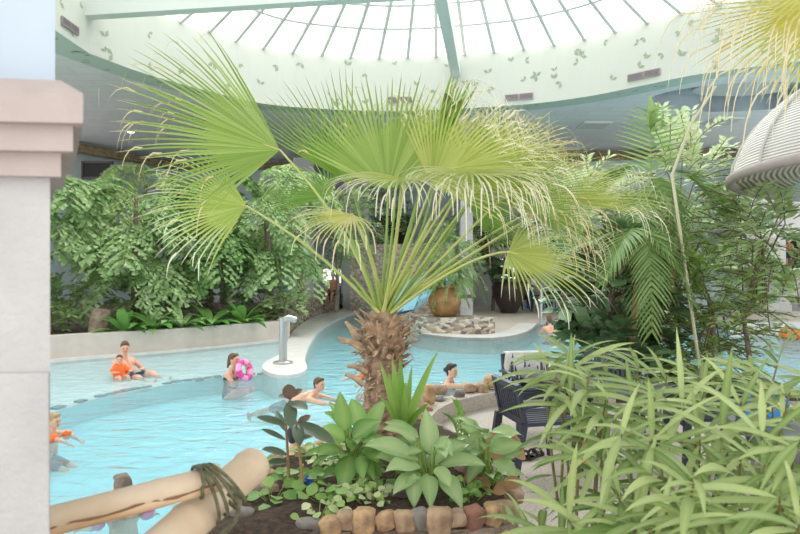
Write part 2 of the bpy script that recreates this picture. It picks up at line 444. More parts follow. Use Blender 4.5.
# soffit ring + fascia drum with painted leaves
mb = MB()
a = [mb.vert((p.x, p.y, ZC - .02)) for p in ring]; b = [mb.vert((p.x, p.y, ZC - .02)) for p in outer]
for k in range(NR): mb.face((a[k], a[(k + 1) % NR], b[(k + 1) % NR], b[k]))
c_ = [mb.vert((p.x, p.y, ZC + .3)) for p in outer]
for k in range(NR): mb.face((b[k], b[(k + 1) % NR], c_[(k + 1) % NR], c_[k]))
def paint_leaf(p, u, v, n, s):
    # two small painted leaves with a stalk
    for ang in (R.uniform(0, 2 * PI),):
        for da in (0, R.uniform(.9, 1.6)):
            d = u * math.cos(ang + da) + v * math.sin(ang + da); e = n.cross(d)
            q = p + n * .006
            ii = [mb.vert(q), mb.vert(q + d * s * .5 + e * s * .28), mb.vert(q + d * s), mb.vert(q + d * s * .5 - e * s * .28)]
            mb.face(ii, 1)
for i in range(60):
    k = R.randrange(NR); t = R.random(); w = R.uniform(.1, .75)
    p = ring[k].lerp(ring[(k + 1) % NR], t); p = grow(p, w); p.z = ZC - .02
    paint_leaf(p, V((1, 0, 0)), V((0, 1, 0)), V((0, 0, -1)), R.uniform(.12, .2))
struct(mb.build('ceiling_soffit', [M['soffit'], M['leafpaint']]), 'green soffit band stencilled with leaves')
mb = MB()
a = [mb.vert((p.x, p.y, ZC - .03)) for p in ring]; b = [mb.vert((p.x, p.y, ZR)) for p in ring]
for k in range(NR): mb.face((a[k], a[(k + 1) % NR], b[(k + 1) % NR], b[k]))
c_ = [mb.vert(tuple(grow(p, .12)) [:2] + (ZR,)) for p in ring]
for k in range(NR): mb.face((b[k], b[(k + 1) % NR], c_[(k + 1) % NR], c_[k]))
dist = 0
for k in range(NR):
    p, q = ring[k], ring[(k + 1) % NR]; u = (q - p); ln = u.length; u.normalize(); n = V((-u.y, u.x, 0))
    if n.dot(CEN - p) < 0: n = -n
    x = R.uniform(0, .5)
    while x < ln:
        for _ in range(2):
            if R.random() < .62:
                o = p + u * x; o.z = R.uniform(ZC + .15, ZR - .2); paint_leaf(o, u, V((0, 0, 1)), n, R.uniform(.14, .24))
        x += R.uniform(.5, .85)
fascia = struct(mb.build('ceiling_fascia', [M['fascia'], M['leafpaint']]), 'cream fascia below the skylight, stencilled with small leaves')

# skylight: cone of glass with radial bars and purlins
APEX = V((.8, 14.8, 13.1))
sk = MB()
ra = [sk.vert((p.x, p.y, ZR)) for p in ring]; ap = sk.vert(APEX)
for k in range(NR): sk.face((ra[k], ra[(k + 1) % NR], ap))
sky = struct(sk.build('window_1', M['glazing']), 'large domed skylight of pale glazing')
sky['category'] = 'skylight'
cum = [0]
for k in range(NR): cum.append(cum[-1] + (ring[(k + 1) % NR] - ring[k]).length)
def ringat(s_):
    s_ %= cum[-1]
    for k in range(NR):
        if cum[k + 1] >= s_:
            return ring[k].lerp(ring[(k + 1) % NR], (s_ - cum[k]) / (cum[k + 1] - cum[k]))
NB = 52
for i in range(NB):
    p = ringat(cum[-1] * i / NB); p = V((p.x, p.y, ZR)); q = p.lerp(APEX, .93)
    m1 = MB(); d = (q - p).normalized(); s_ = d.cross(V((0, 0, 1))).normalized(); u = s_.cross(d)
    w, h = .05, .06
    A = [m1.vert(p + s_ * w * x + u * h * y) for x, y in ((-1, -1), (1, -1), (1, 1), (-1, 1))]
    B = [m1.vert(q + s_ * w * x + u * h * y) for x, y in ((-1, -1), (1, -1), (1, 1), (-1, 1))]
    for k in range(4): m1.face((A[k], A[(k + 1) % 4], B[(k + 1) % 4], B[k]))
    m1.build('glazing_bar', M['bar'], sky)
for t in (.156, .27, .5):
    m1 = MB(); pts = [V((p.x, p.y, ZR)).lerp(APEX, t) for p in ring]; pts.append(pts[0])
    m1.tube(pts, .05, 6); m1.build('purlin', M['bar'], sky)
def beam(p, q, w, h, name):
    m1 = MB(); d = (q - p); s_ = d.cross(V((0, 0, 1))).normalized(); up = V((0, 0, 1))
    A = [m1.vert(p + s_ * w * x + up * h * y) for x, y in ((-.5, 0), (.5, 0), (.5, 1), (-.5, 1))]
    B = [m1.vert(q + s_ * w * x + up * h * y) for x, y in ((-.5, 0), (.5, 0), (.5, 1), (-.5, 1))]
    for k in range(4): m1.face((A[k], A[(k + 1) % 4], B[(k + 1) % 4], B[k]))
    m1.face(A); m1.face(B)
    return struct(m1.build(name, M['beam']))
beam(V((1.9, 21.1, 8.45)), V((.95, 14.8, 8.45)), .3, .5, 'ceiling_beam')['label'] = 'pale green beam running from the rear of the skylight rim'
beam(V((-7.85, 15.6, 8.25)), V((.95, 14.8, 8.45)), .3, .5, 'ceiling_beam')['label'] = 'pale green beam crossing under the skylight from the side'

# walls
def wallseg(name, p, q, z0, z1, m, th=.3):
    m1 = MB(); d = (q - p).normalized(); n = V((d.y, -d.x, 0)) * -th
    m1.prism([p, q, q + n, p + n], z0, z1); return struct(m1.build(name, m))
wallseg('wall_left', wl[0], wl[1], -1.2, ZC, M['wallb'])
wallseg('wall_left_rear', wl[1], wl[2], -1.2, ZC, M['wallb'])
wallseg('wall_back', wl[2], wl[3], -1.2, ZC, M['wallb'])
wallseg('wall_back_corner', wl[3], wl[4], -1.2, ZC, M['wallg'])
wallseg('wall_back_right', wl[4], wl[5], -1.2, ZC, M['wallb'])
cn = MB()
cp = [p + (V((2, 15, 0)) - p).normalized() * .3 for p in wl]
for dz, rr in ((.15, .11), (-.05, .11), (.05, .09)):
    cn.tube([V((p.x, p.y, ZC - .35 + dz)) + (V((2, 15, 0)) - p).normalized() * rr * .6 for p in cp], rr, 8)
struct(cn.build('trim_1', M['cornice']), 'brown bamboo cornice along the top of the rear walls')

# pool basin and water
bb = MB(); bb.box((1.5, 17, -.46), (35, 31, .2)); struct(bb.build('pool_floor', M['poolfloor']), 'turquoise tiled pool floor')
wt = MB()
ii = [wt.vert(p) for p in ((-16, 1.8, 0), (16, 1.8, 0), (16, 30, 0), (-16, 30, 0))]; wt.face(ii)
struct(wt.build('pool_water', M['water']), 'clear turquoise pool water')

def poly_px(lst, z): return [G(px, py, z) for px, py in lst]
# left shallow ledge
ledge_edge = [(-90, 455), (0, 425), (60, 406), (100, 394), (135, 387), (175, 380), (215, 375), (250, 372.5), (275, 371)]
wallbase = [(290, 340), (230, 346), (170, 352), (110, 357), (50, 362), (0, 368), (-90, 382)]
led = catmull(poly_px(ledge_edge, 0), 4)
back = [p + V((-.2, .6, 0)) for p in poly_px(wallbase, 0)]
lm = MB(); lm.prism(led + back, -1.2, -.06, 2, 0)
# dark dashed nosing tiles on the ledge's edge
i = 0
for p, q in zip(led[2:], led[3:]):
    d = (q - p); n = V((-d.y, d.x, 0)).normalized()
    k = max(1, int(d.length / .16))
    for j in range(k):
        if R.random() < .14: continue
        a_ = p + d * (j / k); b_ = p + d * ((j + .8) / k); w = R.uniform(.06, .15); s0 = R.uniform(-.02, .06)
        lm.prism([a_ + n * s0, b_ + n * s0, b_ + n * (s0 + w), a_ + n * (s0 + w)], -.08, -.03, 1)
struct(lm.build('pool_ledge', [M['tile'], M['darktile'], M['poolplain']]), 'white tiled shallow ledge with dark edge tiles')
# planter wall at the left bank
wb = catmull(poly_px(wallbase, .0), 4)
def offset_line(pts, w):
    out = []
    for i, p in enumerate(pts):
        d = (pts[min(i + 1, len(pts) - 1)] - pts[max(i - 1, 0)]); n = V((-d.y, d.x, 0)).normalized()
        out.append(p + n * w)
    return out
wo = offset_line(wb, -.3)
wm = MB(); wm.prism(wb + list(reversed(wo)), -.6, .54); struct(wm.build('wall_planter', M['warmwall']), 'low white wall of the left planting bed')
wm = MB(); wm.prism(offset_line(wb, .12) + list(reversed(wb)), -.6, .06); struct(wm.build('trim_2', M['coping']), 'white kerb below the low white wall')
sb = MB(); sb.prism(offset_line(wb, -.3) + [V((-16, 12, 0)), V((-17, 22, 0)), V((-14, 27, 0)), V((-6, 27, 0)), V((-4.3, 22, 0)), V((-3.4, 18.5, 0))], -.5, .46)
struct(sb.build('planting_bed', M['mulch']), 'planting bed behind the low white wall')
# peninsula with the shower post
pen = [(262, 366), (268, 372), (283, 375), (300, 373), (307, 367), (305, 357), (311, 342), (321, 329), (338, 319), (357, 312.5), (380, 308), (380, 304), (352, 306), (318, 315), (296, 328), (287, 342), (281, 353), (268, 360)]
pm = MB(); pm.prism(catmull(poly_px(pen, .07), 3, True), -1.2, .07); struct(pm.build('pool_coping', M['coping']), 'white coping strip ending in a round tip')
# stacked stone wall beside river
sw = catmull(poly_px([(292, 331), (302, 322), (318, 315), (336, 309), (356, 304.5), (372, 302)], .07), 4)
sm_ = MB(); sm_.prism(sw + list(reversed(offset_line(sw, .5))), -.3, .72); struct(sm_.build('wall_river', M['rubble']), 'low stacked stone wall along the river')
# raised terrace behind it
tr = MB(); tr.prism(offset_line(sw, .5) + [V((-.5, 33, 0)), V((-12, 33, 0)), V((-4.6, 22.5, 0))], -.4, .42); struct(tr.build('terrace_rear', M['deck']), 'terrace behind the stacked stone wall')
# island and far deck
isl = [(398, 318), (404, 326), (415, 332), (435, 335.5), (460, 337.5), (490, 338), (513, 335.5), (529, 330.5), (537, 324)]
isl_w = catmull(poly_px(isl, .08), 4)
rest = [G(541, 321, .08), G(580, 321, .08), G(700, 321, .08), G(830, 321, .08), V((23, 24, 0)), V((22, 33, 0)), V((.5, 33, 0)), V((.0, 27, 0)), V((-.2, 24, 0))]
im = MB(); im.prism(isl_w + rest, -1.2, .08); struct(im.build('floor', M['deck']), 'beige deck of the far bank')
inner = offset_line(isl_w, .62)
cm = MB(); cm.prism(isl_w + list(reversed(inner)), -.2, .1)
struct(cm.build('trim_3', M['coping']), 'white rounded coping of the far bank')
dl = MB(); dl.box((9.5, G(600, 321, .08).y - .03, .0), (8.6, .06, .12)); struct(dl.build('trim_4', M['darktile']), 'dark tile line on the far pool edge')
# low stone wall round the clay pot
pw = catmull([V((.35, 19.4, 0)), V((.25, 18.6, 0)), V((.7, 17.9, 0)), V((1.6, 17.75, 0)), V((2.4, 17.8, 0)), V((2.75, 18.0, 0))], 4)
po = offset_line(pw, .9)
sm2 = MB(); sm2.prism(pw + list(reversed(po)), -.1, .55); struct(sm2.build('wall_pot_ledge', M['rubble']), 'low rubble wall under the clay pot')

# dark brown pebble wall behind river, columns
pwall = catmull([P(350, 300, 27), P(385, 300, 26), P(425, 300, 25), P(446, 300, 24)], 4)
for p in pwall: p.z = 0
m1 = MB(); m1.prism(pwall + list(reversed(offset_line(pwall, .5))), 0, 2.95); struct(m1.build('wall_slide', M['rubbled']), 'brown pebbled wall behind the river')
def column(px, d, w, z1, m, name, band=None):
    x = (px - 400) / F * d; m1 = MB(); m1.box((x, d, (z1 + .0) / 2), (w, w, z1))
    if band: m1.box((x, d, band), (w + .02, w + .02, .14), m=1)
    return struct(m1.build(name, [m, M['ventd']]))
column(466, 23.4, .46, 7.4, M['plaster'], 'column_white', 2 - 29 / F * 23.4)['label'] = 'white column with a dark band beside the clay pot'
column(357, 29, 1.2, 7.2, M['wallg'], 'column_grey')['label'] = 'grey column behind the palm'
column(305, 30, 1.0, 7.2, M['wallg'], 'column_side')['label'] = 'grey column behind the fishtail trees'
# slide chute
m1 = MB()
a_, b_ = P(440, 284, 23), P(398, 309, 20.5)
pts = [a_.lerp(b_, t) for t in (0, .25, .5, .75, 1)]
for p, h in zip(pts, (.1, .12, .05, -.02, -.05)): p.z += h
cs = [(-.75, .35), (-.6, .05), (0, -.05), (.6, .05), (.75, .35), (.75, .28), (.55, -.05), (0, -.15), (-.55, -.05), (-.75, .28)]
d = (b_ - a_).normalized(); s_ = d.cross(V((0, 0, 1))).normalized()
rr = [[m1.vert(p + s_ * x + V((0, 0, 1)) * z) for x, z in cs] for p in pts]
for A, B in zip(rr, rr[1:]):
    for k in range(10): m1.face((A[k], A[(k + 1) % 10], B[(k + 1) % 10], B[k]), 0, True)
sl = m1.build('water_slide', M['bluepl']); tag(sl, 'pale blue slide chute coming down behind the palm', 'slide')

# windows and doors in the rear walls
def window(name, px0, px1, py0, py1, d, label, m, frame=True):
    r_ = MB(); a_, b_ = P(px0, py1, d), P(px1, py0, d)
    fr_ = MB(); w = .09
    fr_.box(((a_.x + b_.x) / 2, d, b_.z), (b_.x - a_.x + w, .1, w)); fr_.box(((a_.x + b_.x) / 2, d, a_.z), (b_.x - a_.x + w, .1, w))
    for x in (a_.x, b_.x): fr_.box((x, d, (a_.z + b_.z) / 2), (w, .1, b_.z - a_.z))
    fo = struct(fr_.build(name, M['wallg'] if frame else M['ventd']), label)
    r_.box(((a_.x + b_.x) / 2, d + .03, (a_.z + b_.z) / 2), (b_.x - a_.x, .03, b_.z - a_.z)); r_.build('pane', m, fo)
    return fo
def litpane():
    m = bpy.data.materials.new('daylit pane'); m.use_nodes = True
    b = m.node_tree.nodes['Principled BSDF']; b.inputs['Base Color'].default_value = (.8, .8, .8, 1)
    b.inputs['Emission Color'].default_value = (1, 1, .98, 1); b.inputs['Emission Strength'].default_value = .95
    return m
M['lit'] = litpane()
window('window_2', 498, 516, 258, 280, 29.3, 'bright window in the grey wall behind the dark pot', M['lit'])
window('window_3', 322, 342, 268, 284, 31.1, 'bright window behind the seated bather', M['lit'])
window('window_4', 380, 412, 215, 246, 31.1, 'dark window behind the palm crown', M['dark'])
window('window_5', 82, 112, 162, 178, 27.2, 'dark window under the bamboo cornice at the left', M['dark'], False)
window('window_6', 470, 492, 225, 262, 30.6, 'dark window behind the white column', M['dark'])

# right: block wall with a doorway on top
bx = MB(); bx.prism([V((16.0, 27.2, 0)), V((19.4, 26.9, 0)), V((19.4, 27.6, 0)), V((16.0, 27.9, 0))], 0, 1.95); struct(bx.build('wall_block', M['block']), 'wall of grey and white square blocks')
wm2 = MB()
for (x0, x1, z0, z1) in ((14.5, 16.85, 1.95, 6), (17.55, 19.4, 1.95, 6), (16.85, 17.55, 3.3, 6)):
    wm2.box(((x0 + x1) / 2, 27.3, (z0 + z1) / 2), (x1 - x0, .3, z1 - z0))
struct(wm2.build('wall_doorway', M['wallw']), 'off white wall with a tall opening')
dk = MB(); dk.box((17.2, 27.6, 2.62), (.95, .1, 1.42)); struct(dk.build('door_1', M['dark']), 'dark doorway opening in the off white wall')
sl2 = MB(); sl2.box((17.2, 27.1, 1.9), (2.0, 1.2, .1)); struct(sl2.build('trim_5', M['coping']), 'sill under the doorway')
# right hand white rim of the second basin
rm = MB(); rr_ = catmull([G(752, 329, .25), G(775, 326, .25), G(800, 325, .25), G(840, 326, .25)], 4)
rm.prism(rr_ + list(reversed(offset_line(rr_, .6))), -.4, .3); struct(rm.build('trim_6', M['coping']), 'white rim of the side basin')

# near terrace, floor
TZ = .4
TC, TR = V((1.95, 5.7, 0)), 1.72
arc = [TC + V((math.cos(a), math.sin(a), 0)) * (TR + .0) for a in [math.radians(x) for x in range(70, 232, 9)]]
tm = MB()
tm.prism([V((8, 7.6, 0)), V((4.2, 7.4, 0))] + arc + [V((.7, 4.2, 0)), V((.75, 1, 0)), V((8, 1, 0))], -1.2, TZ)
struct(tm.build('terrace_floor', M['pebble']), 'pale pebble terrace floor under the navy chair')
cu = MB()
ao = [TC + (p - TC).normalized() * (TR + .16) for p in arc]; ai = [TC + (p - TC).normalized() * (TR - .05) for p in arc]
cu.prism(ao + list(reversed(ai)), -1.2, TZ + .16); struct(cu.build('trim_7', M['pebble']), 'curved pebble kerb of the terrace')
fl = MB(); fl.prism([V((-4, -2, 0)), V((8, -2, 0)), V((8, 1.2, 0)), V((.7, 2.8, 0)), V((-.6, 2.8, 0)), V((-1.1, 2.3, 0)), V((-4, 2.2, 0))], -1.2, TZ - .02)
struct(fl.build('floor_near', M['deck']), 'deck under the viewer')
# bed of the long-leaved shrubs
bd = MB(); bd.prism([V((.62, 3.25, 0)), V((.75, 1.5, 0)), V((3.6, 1.5, 0)), V((3.6, 3.4, 0)), V((1.5, 3.5, 0))], 0, TZ + .12)
struct(bd.build('planting_bed_shrubs', M['mulch']), 'planting bed of the long-leaved shrubs')

# planter of the palm
SZ = .78
plo = catmull([V((-.92, 2.5, 0)), V((-.97, 2.8, 0)), V((-.98, 3.3, 0)), V((-.72, 4.1, 0)), V((-.35, 4.75, 0)), V((.05, 5.05, 0)), V((.33, 4.9, 0)), V((.48, 4.4, 0)), V((.62, 3.7, 0)), V((.6, 3.15, 0)), V((.45, 2.98, 0)), V((0, 2.95, 0)), V((-.36, 2.9, 0)), V((-.46, 2.6, 0))], 4, True)
pm = MB(); pm.prism(plo, -1.2, SZ - .03, 0); struct(pm.build('wall_planter_core', M['mortar']), 'mortared core of the palm planter')
so = MB()
N = 34
gx = {}
for i in range(N + 1):
    for j in range(N + 1):
        gx[i, j] = (-.95 + 1.55 * i / N, 2.5 + 2.5 * j / N)
def inside(x, y, poly):
    c = False; n = len(poly)
    for i in range(n):
        a_, b_ = poly[i], poly[i - 1]
        if (a_.y > y) != (b_.y > y) and x < (b_.x - a_.x) * (y - a_.y) / (b_.y - a_.y) + a_.x: c = not c
    return c
vid = {}
shr = [p + (V((-.15, 3.8, 0)) - p) * .05 for p in plo]
for (i, j), (x, y) in gx.items():
    if inside(x, y, shr): vid[i, j] = so.vert((x, y, SZ + .015 + .05 * noise.noise(V((x * 4, y * 4, 1))) + .015 * noise.noise(V((x * 18, y * 18, 3)))))
for (i, j) in list(vid):
    if all(k in vid for k in ((i + 1, j), (i + 1, j + 1), (i, j + 1))):
        so.face((vid[i, j], vid[i + 1, j], vid[i + 1, j + 1], vid[i, j + 1]), 0, True)
tag(so.build('soil', M['soil']), 'dark brown soil of the palm planter', 'soil', kind='stuff')

# shrub island at the right
ib = MB(); ib.prism([V((3.9 + 1.7 * math.cos(a), 9.3 + 1.9 * math.sin(a), 0)) for a in [2 * PI * k / 28 for k in range(28)]], -1.2, .3)
struct(ib.build('planting_bed_island', M['mulch']), 'planted island between the pools')
ik = MB(); ip = [V((3.9 + 1.72 * math.cos(a), 9.3 + 1.92 * math.sin(a), 0)) for a in [2 * PI * k / 28 for k in range(29)]]
ik.prism(ip[:-1], -1.2, .2); struct(ik.build('trim_8', M['coping']), 'white kerb of the planted island')

# pillar at the left edge
DP = 1.25
def boxz(mb_, x0, x1, y0, y1, z0, z1, slope=0):
    # slab with a face turned a little away towards the right; optional sloping top
    ids = []
    for z, ins in ((z0, 0), (z1, slope)):
        for x, y in ((x0, y0), ((x1 - ins) * (y0 + .1 + ins * .5) / DP, y0 + ins * .5 + .1), ((x1 - ins) * y1 / DP - .03, y1), (x0, y1)): ids.append(mb_.vert((x, y, z)))
    for q in ((3, 2, 1, 0), (4, 5, 6, 7), (0, 1, 5, 4), (1, 2, 6, 5), (2, 3, 7, 6), (3, 0, 4, 7)): mb_.face([ids[i] for i in q])
xr = lambda px: (px - 400) / F * DP
zr = lambda py: CAMZ - (py - HZ) / F * DP
m1 = MB(); boxz(m1, -1.6, xr(50), DP - .1, DP + .5, TZ - .02, zr(176)); struct(m1.build('pillar', M['plaster']), 'rough white pillar')
m1 = MB(); boxz(m1, -1.6, xr(61), DP - .12, DP + .53, zr(178), zr(155)); boxz(m1, -1.6, xr(73), DP - .14, DP + .56, zr(155), zr(130)); boxz(m1, -1.6, xr(83), DP - .16, DP + .6, zr(130), zr(102), 0); boxz(m1, -1.6, xr(83), DP - .16, DP + .6, zr(102), zr(86), .045)
struct(m1.build('trim_9', M['stone_pink']), 'pinkish grey stepped capital of the pillar')
m1 = MB(); boxz(m1, -1.6, xr(55), DP + .0, DP + .5, zr(90), zr(-160)); struct(m1.build('pillar_upper', M['bluewall']), 'pale blue wall above the capital')
m1 = MB(); boxz(m1, -1.6, xr(51.5), DP - .112, DP + .51, TZ - .02, zr(372), .006); struct(m1.build('baseboard_pillar', M['plaster']), 'slightly thicker foot of the white pillar')
# ================================================================== MAIN FAN PALM
def fan(mb, hub, axis, nrm, Ls, spread, nseg, droop, fused=.36, rnd=None, dry=.15, m=0, threads=.2, cup=.15, thlen=.2):
    rnd = rnd or R
    axis = V(axis).normalized(); nrm = V(nrm); nrm = (nrm - axis * nrm.dot(axis)).normalized(); side = axis.cross(nrm)
    S = math.radians(spread); dA = 2 * S / nseg; down = V((0, 0, -1))
    T = [.02, .2, fused * .8, fused, .5, .6, .68, .78, .86, .93, 1.0]
    for i in range(nseg):
        a = -S + dA * (i + .5)
        d = (axis * math.cos(a) + side * math.sin(a) + nrm * cup * (a / max(S, .01)) ** 2).normalized()
        Li = Ls * (.74 + .26 * math.cos(a * .9)) * rnd.uniform(.9, 1.06)
        sd = d.cross(nrm).normalized(); p = V(hub); prev = None; tp = 0
        wf = fused * Li * math.tan(dA / 2)
        dr = droop * rnd.uniform(.75, 1.3); dy = dry * rnd.uniform(.3, 1.6)
        jit = nrm * rnd.uniform(-.12, .12) + sd * rnd.uniform(-.05, .05)
        for t in T:
            dt = t - tp; tp = t
            p = p + d * Li * dt
            if t > .3:
                k = ((t - .3) / .7)
                d = (d + down * dr * k * 2.2 * dt + jit * dt).normalized()
            w = t * Li * math.tan(dA / 2) * 1.04 if t <= fused else wf * max(.04, (1 - (t - fused) / (1 - fused)) ** .75)
            nn = sd.cross(d).normalized()
            tv = min(1, max(0, (t - (1 - dy)) / dy)) if dy > .001 else 0
            cur = (mb.vert(p - sd * w, tv), mb.vert(p + nn * w * .55, tv), mb.vert(p + sd * w, tv))
            if prev:
                mb.face((prev[0], prev[1], cur[1], cur[0]), m, True); mb.face((prev[1], prev[2], cur[2], cur[1]), m, True)
            prev = cur
            if abs(t - .68) < .01 or abs(t - .86) < .01:
                if rnd.random() < threads:
                    q = p + sd * w; dd = (d * .8 + sd * rnd.uniform(-.3, .3)).normalized(); ln = thlen * rnd.uniform(.5, 1.4); pv = None
                    for kk in range(6):
                        ww = .0058 * (1 - kk / 8)
                        cu_ = (mb.vert(q - sd * ww, 1), mb.vert(q + sd * ww, 1))
                        if pv: mb.face((pv[0], pv[1], cu_[1], cu_[0]), m, True)
                        pv = cu_; q = q + dd * ln / 5; dd = (dd + down * .75).normalized()

CR = P(383, 322, 4.4)
base = V((CR.x, 4.4, SZ))
palm = thing('fan_palm', 'tall fan palm with shaggy trunk rising from the stone planter in the middle', 'palm', base)
tb = MB(); rp = random.Random(3)
prof = [(.78, .15), (.9, .145), (1.05, .135), (1.2, .13), (1.35, .14), (1.48, .16), (1.58, .145), (1.66, .10), (1.72, .05)]
n = 22; rings = []
for k in range(34):
    z = .7 + k * (1.72 - .7) / 33
    r = next((prof[i][1] + (prof[i + 1][1] - prof[i][1]) * (z - prof[i][0]) / (prof[i + 1][0] - prof[i][0]) for i in range(len(prof) - 1) if prof[i][0] <= z <= prof[i + 1][0]), prof[0][1] if z < .8 else .05)
    rings.append([tb.vert((base.x + math.cos(2 * PI * i / n) * r * (1 + rp.uniform(-.09, .09)), base.y + math.sin(2 * PI * i / n) * r * (1 + rp.uniform(-.09, .09)), z + rp.uniform(-.008, .008))) for i in range(n)])
for a_, b_ in zip(rings, rings[1:]):
    for i in range(n): tb.face((a_[i], a_[(i + 1) % n], b_[(i + 1) % n], b_[i]), 0, False)
tb.build('trunk', M['trunk'], palm, base)
bt = MB()
for k in range(240):
    t = k / 240; z = .84 + t * .8; a_ = k * 2.39996 + rp.uniform(-.3, .3)
    r = .12 + (.035 if z > 1.35 else 0) - (.07 if z > 1.6 else 0)
    up = .5 + .6 * t
    d = V((math.cos(a_), math.sin(a_), up * rp.uniform(.5, 1.5))).normalized()
    if rp.random() < .15: d.z -= .7
    Lk = rp.uniform(.03, .075) if z < 1.25 else rp.uniform(.07, .16)
    w = rp.uniform(.014, .026)
    p0 = V((base.x + math.cos(a_) * r * .85, base.y + math.sin(a_) * r * .85, z))
    sd = V((-math.sin(a_), math.cos(a_), 0)); nn = sd.cross(d).normalized()
    pts = []
    for j, (tt, ww, th) in enumerate(((0, 1.3, .5), (.5, .9, .4), (1, .65 * rp.uniform(.4, 1.2), .22))):
        q = p0 + d * Lk * tt + nn * (.02 * tt * tt)
        pts.append([bt.vert(q - sd * w * ww - nn * w * th * .3), bt.vert(q + nn * w * th), bt.vert(q + sd * w * ww - nn * w * th * .3), bt.vert(q - nn * w * th * .8)])
    for A, B in zip(pts, pts[1:]):
        for i in range(4): bt.face((A[i], A[(i + 1) % 4], B[(i + 1) % 4], B[i]), 1 if rp.random() < .65 else 0)
    bt.face(pts[-1], 1)
# loose fibres
for k in range(120):
    a_ = rp.uniform(0, 2 * PI); z = rp.uniform(.85, 1.6); r = .15 + (.04 if z > 1.35 else 0)
    p0 = V((base.x + math.cos(a_) * r, base.y + math.sin(a_) * r, z)); d = V((math.cos(a_ + rp.uniform(-1, 1)), math.sin(a_ + rp.uniform(-1, 1)), rp.uniform(-1.2, .4)))
    bt.tube([p0, p0 + d * .03, p0 + d * .05 + V((0, 0, -.03))], [.003, .0025, .001], 3, 1, False)
for px, py, qx, qy in ((362, 384, 345, 374), (366, 372, 347, 366), (360, 345, 341, 342), (362, 350, 338, 338), (356, 338, 346, 322)):
    bt.tube([P(px, py, 4.28), P((px + qx) / 2, (py + qy) / 2 - 2, 4.22), P(qx, qy, 4.2)], [.022, .018, .012], 5, 1)
bt.build('leaf_base_stubs', [M['trunk'], M['boot']], palm, base)

def frond(hub, tgt, nrm, Ls, spread, nseg, droop, lm, mid=None, root=None, dry=.12, threads=.2, pet=True, fused=.36, pm='petiole', thlen=.2, cup=.15, seed=0, pr=.014, thing_=None, off=None):
    hub = P(*hub); tgt = P(*tgt); rnd = random.Random(seed)
    f = MB(); fan(f, hub, tgt - hub, nrm, Ls, spread, nseg, droop, fused, rnd, dry, 0, threads, cup, thlen)
    th = thing_ or palm; of = off or base
    fo = f.build('frond', L[lm], th, of)
    if pet:
        r0 = root or (CR + V((rnd.uniform(-.04, .04), rnd.uniform(-.05, .03), rnd.uniform(-.03, .05))))
        mid_ = P(*mid) if mid else (r0 + hub) / 2
        pts = bez(r0, mid_ * 2 - (r0 + hub) / 2, hub, 9)
        e = (tgt - hub).normalized()
        pts.append(hub + e * Ls * .12)
        q = MB(); q.tube(pts, [pr * 1.7] + [pr * (1.25 - .6 * i / 9) for i in range(9)] + [pr * .25], 6, 0, True, flat=.7)
        q.build('petiole', M[pm], fo)
        # sub-part keeps world-minus-base coordinates
        fo.children[0].location = -of
    return fo
FR = (0, -1, .25)
# upper left large fan
frond((280, 150, 4.2), (172, 112, 3.8), (.25, -1, .6), 1.06, 56, 40, .22, 'fan', mid=(345, 235, 4.3), dry=.1, seed=1, threads=.3, fused=.46)
# lower left small fan with tan tips
frond((246, 206, 4.2), (160, 200, 4.0), (.1, -1, .7), .72, 66, 30, .7, 'fan_y', mid=(318, 255, 4.25), dry=.38, seed=2, threads=.2, thlen=.15)
# centre upright fan
frond((388, 190, 4.25), (384, 90, 4.35), (0, -1, .1), .84, 66, 40, .04, 'fan', mid=(385, 260, 4.3), dry=.04, seed=3, threads=.05, pm='petiole_d', fused=.48)
frond((396, 186, 4.4), (425, 95, 4.6), (-.1, -1, .1), .74, 60, 34, .08, 'fan', mid=(390, 255, 4.4), dry=.04, seed=33, threads=.06, pm='petiole_d')
# dark fan behind, to the left
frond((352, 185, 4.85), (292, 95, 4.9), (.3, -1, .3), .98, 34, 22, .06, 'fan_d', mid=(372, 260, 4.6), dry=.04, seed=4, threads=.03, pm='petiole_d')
# unopened spear
sp = MB(); fan(sp, P(428, 165, 4.5), P(468, 70, 4.55) - P(428, 165, 4.5), (.2, -1, 0), .72, 10, 8, .0, .75, random.Random(5), .02, 0, 0, 0)
so_ = sp.build('spear_leaf', L['fan_d'], palm, base)
q = MB(); q.tube([CR, P(405, 245, 4.4), P(428, 165, 4.5), P(440, 135, 4.5)], [.02, .016, .012, .004], 6); po_ = q.build('petiole', M['petiole_d'], so_); po_.location = -base
# right yellow fans with cream threads
frond((432, 185, 4.2), (500, 118, 4.1), (0, -1, .6), .80, 74, 40, .42, 'fan_y', mid=(405, 255, 4.3), dry=.3, seed=6, threads=.7, thlen=.28)
frond((470, 178, 4.4), (560, 138, 4.4), (-.1, -1, .8), .78, 70, 38, .45, 'fan', mid=(420, 245, 4.35), dry=.22, seed=7, threads=.6, thlen=.26)
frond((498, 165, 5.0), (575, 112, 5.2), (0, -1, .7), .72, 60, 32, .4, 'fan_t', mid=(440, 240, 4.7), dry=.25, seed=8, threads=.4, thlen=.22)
frond((500, 200, 4.1), (590, 172, 4.0), (-.1, -.8, 1), .80, 62, 36, .42, 'fan', mid=(440, 260, 4.25), dry=.18, seed=9, threads=.35)
frond((560, 200, 4.3), (650, 190, 4.2), (-.1, -.7, 1), .74, 46, 30, .5, 'fan_y', mid=(460, 262, 4.35), dry=.25, seed=10, threads=.35)
# low right fan on a long bowed petiole
frond((508, 252, 4.0), (575, 266, 3.9), (.1, -.6, 1), .70, 88, 38, 1.0, 'fan_y', mid=(455, 270, 4.15), dry=.25, seed=11, threads=.15, thlen=.12)
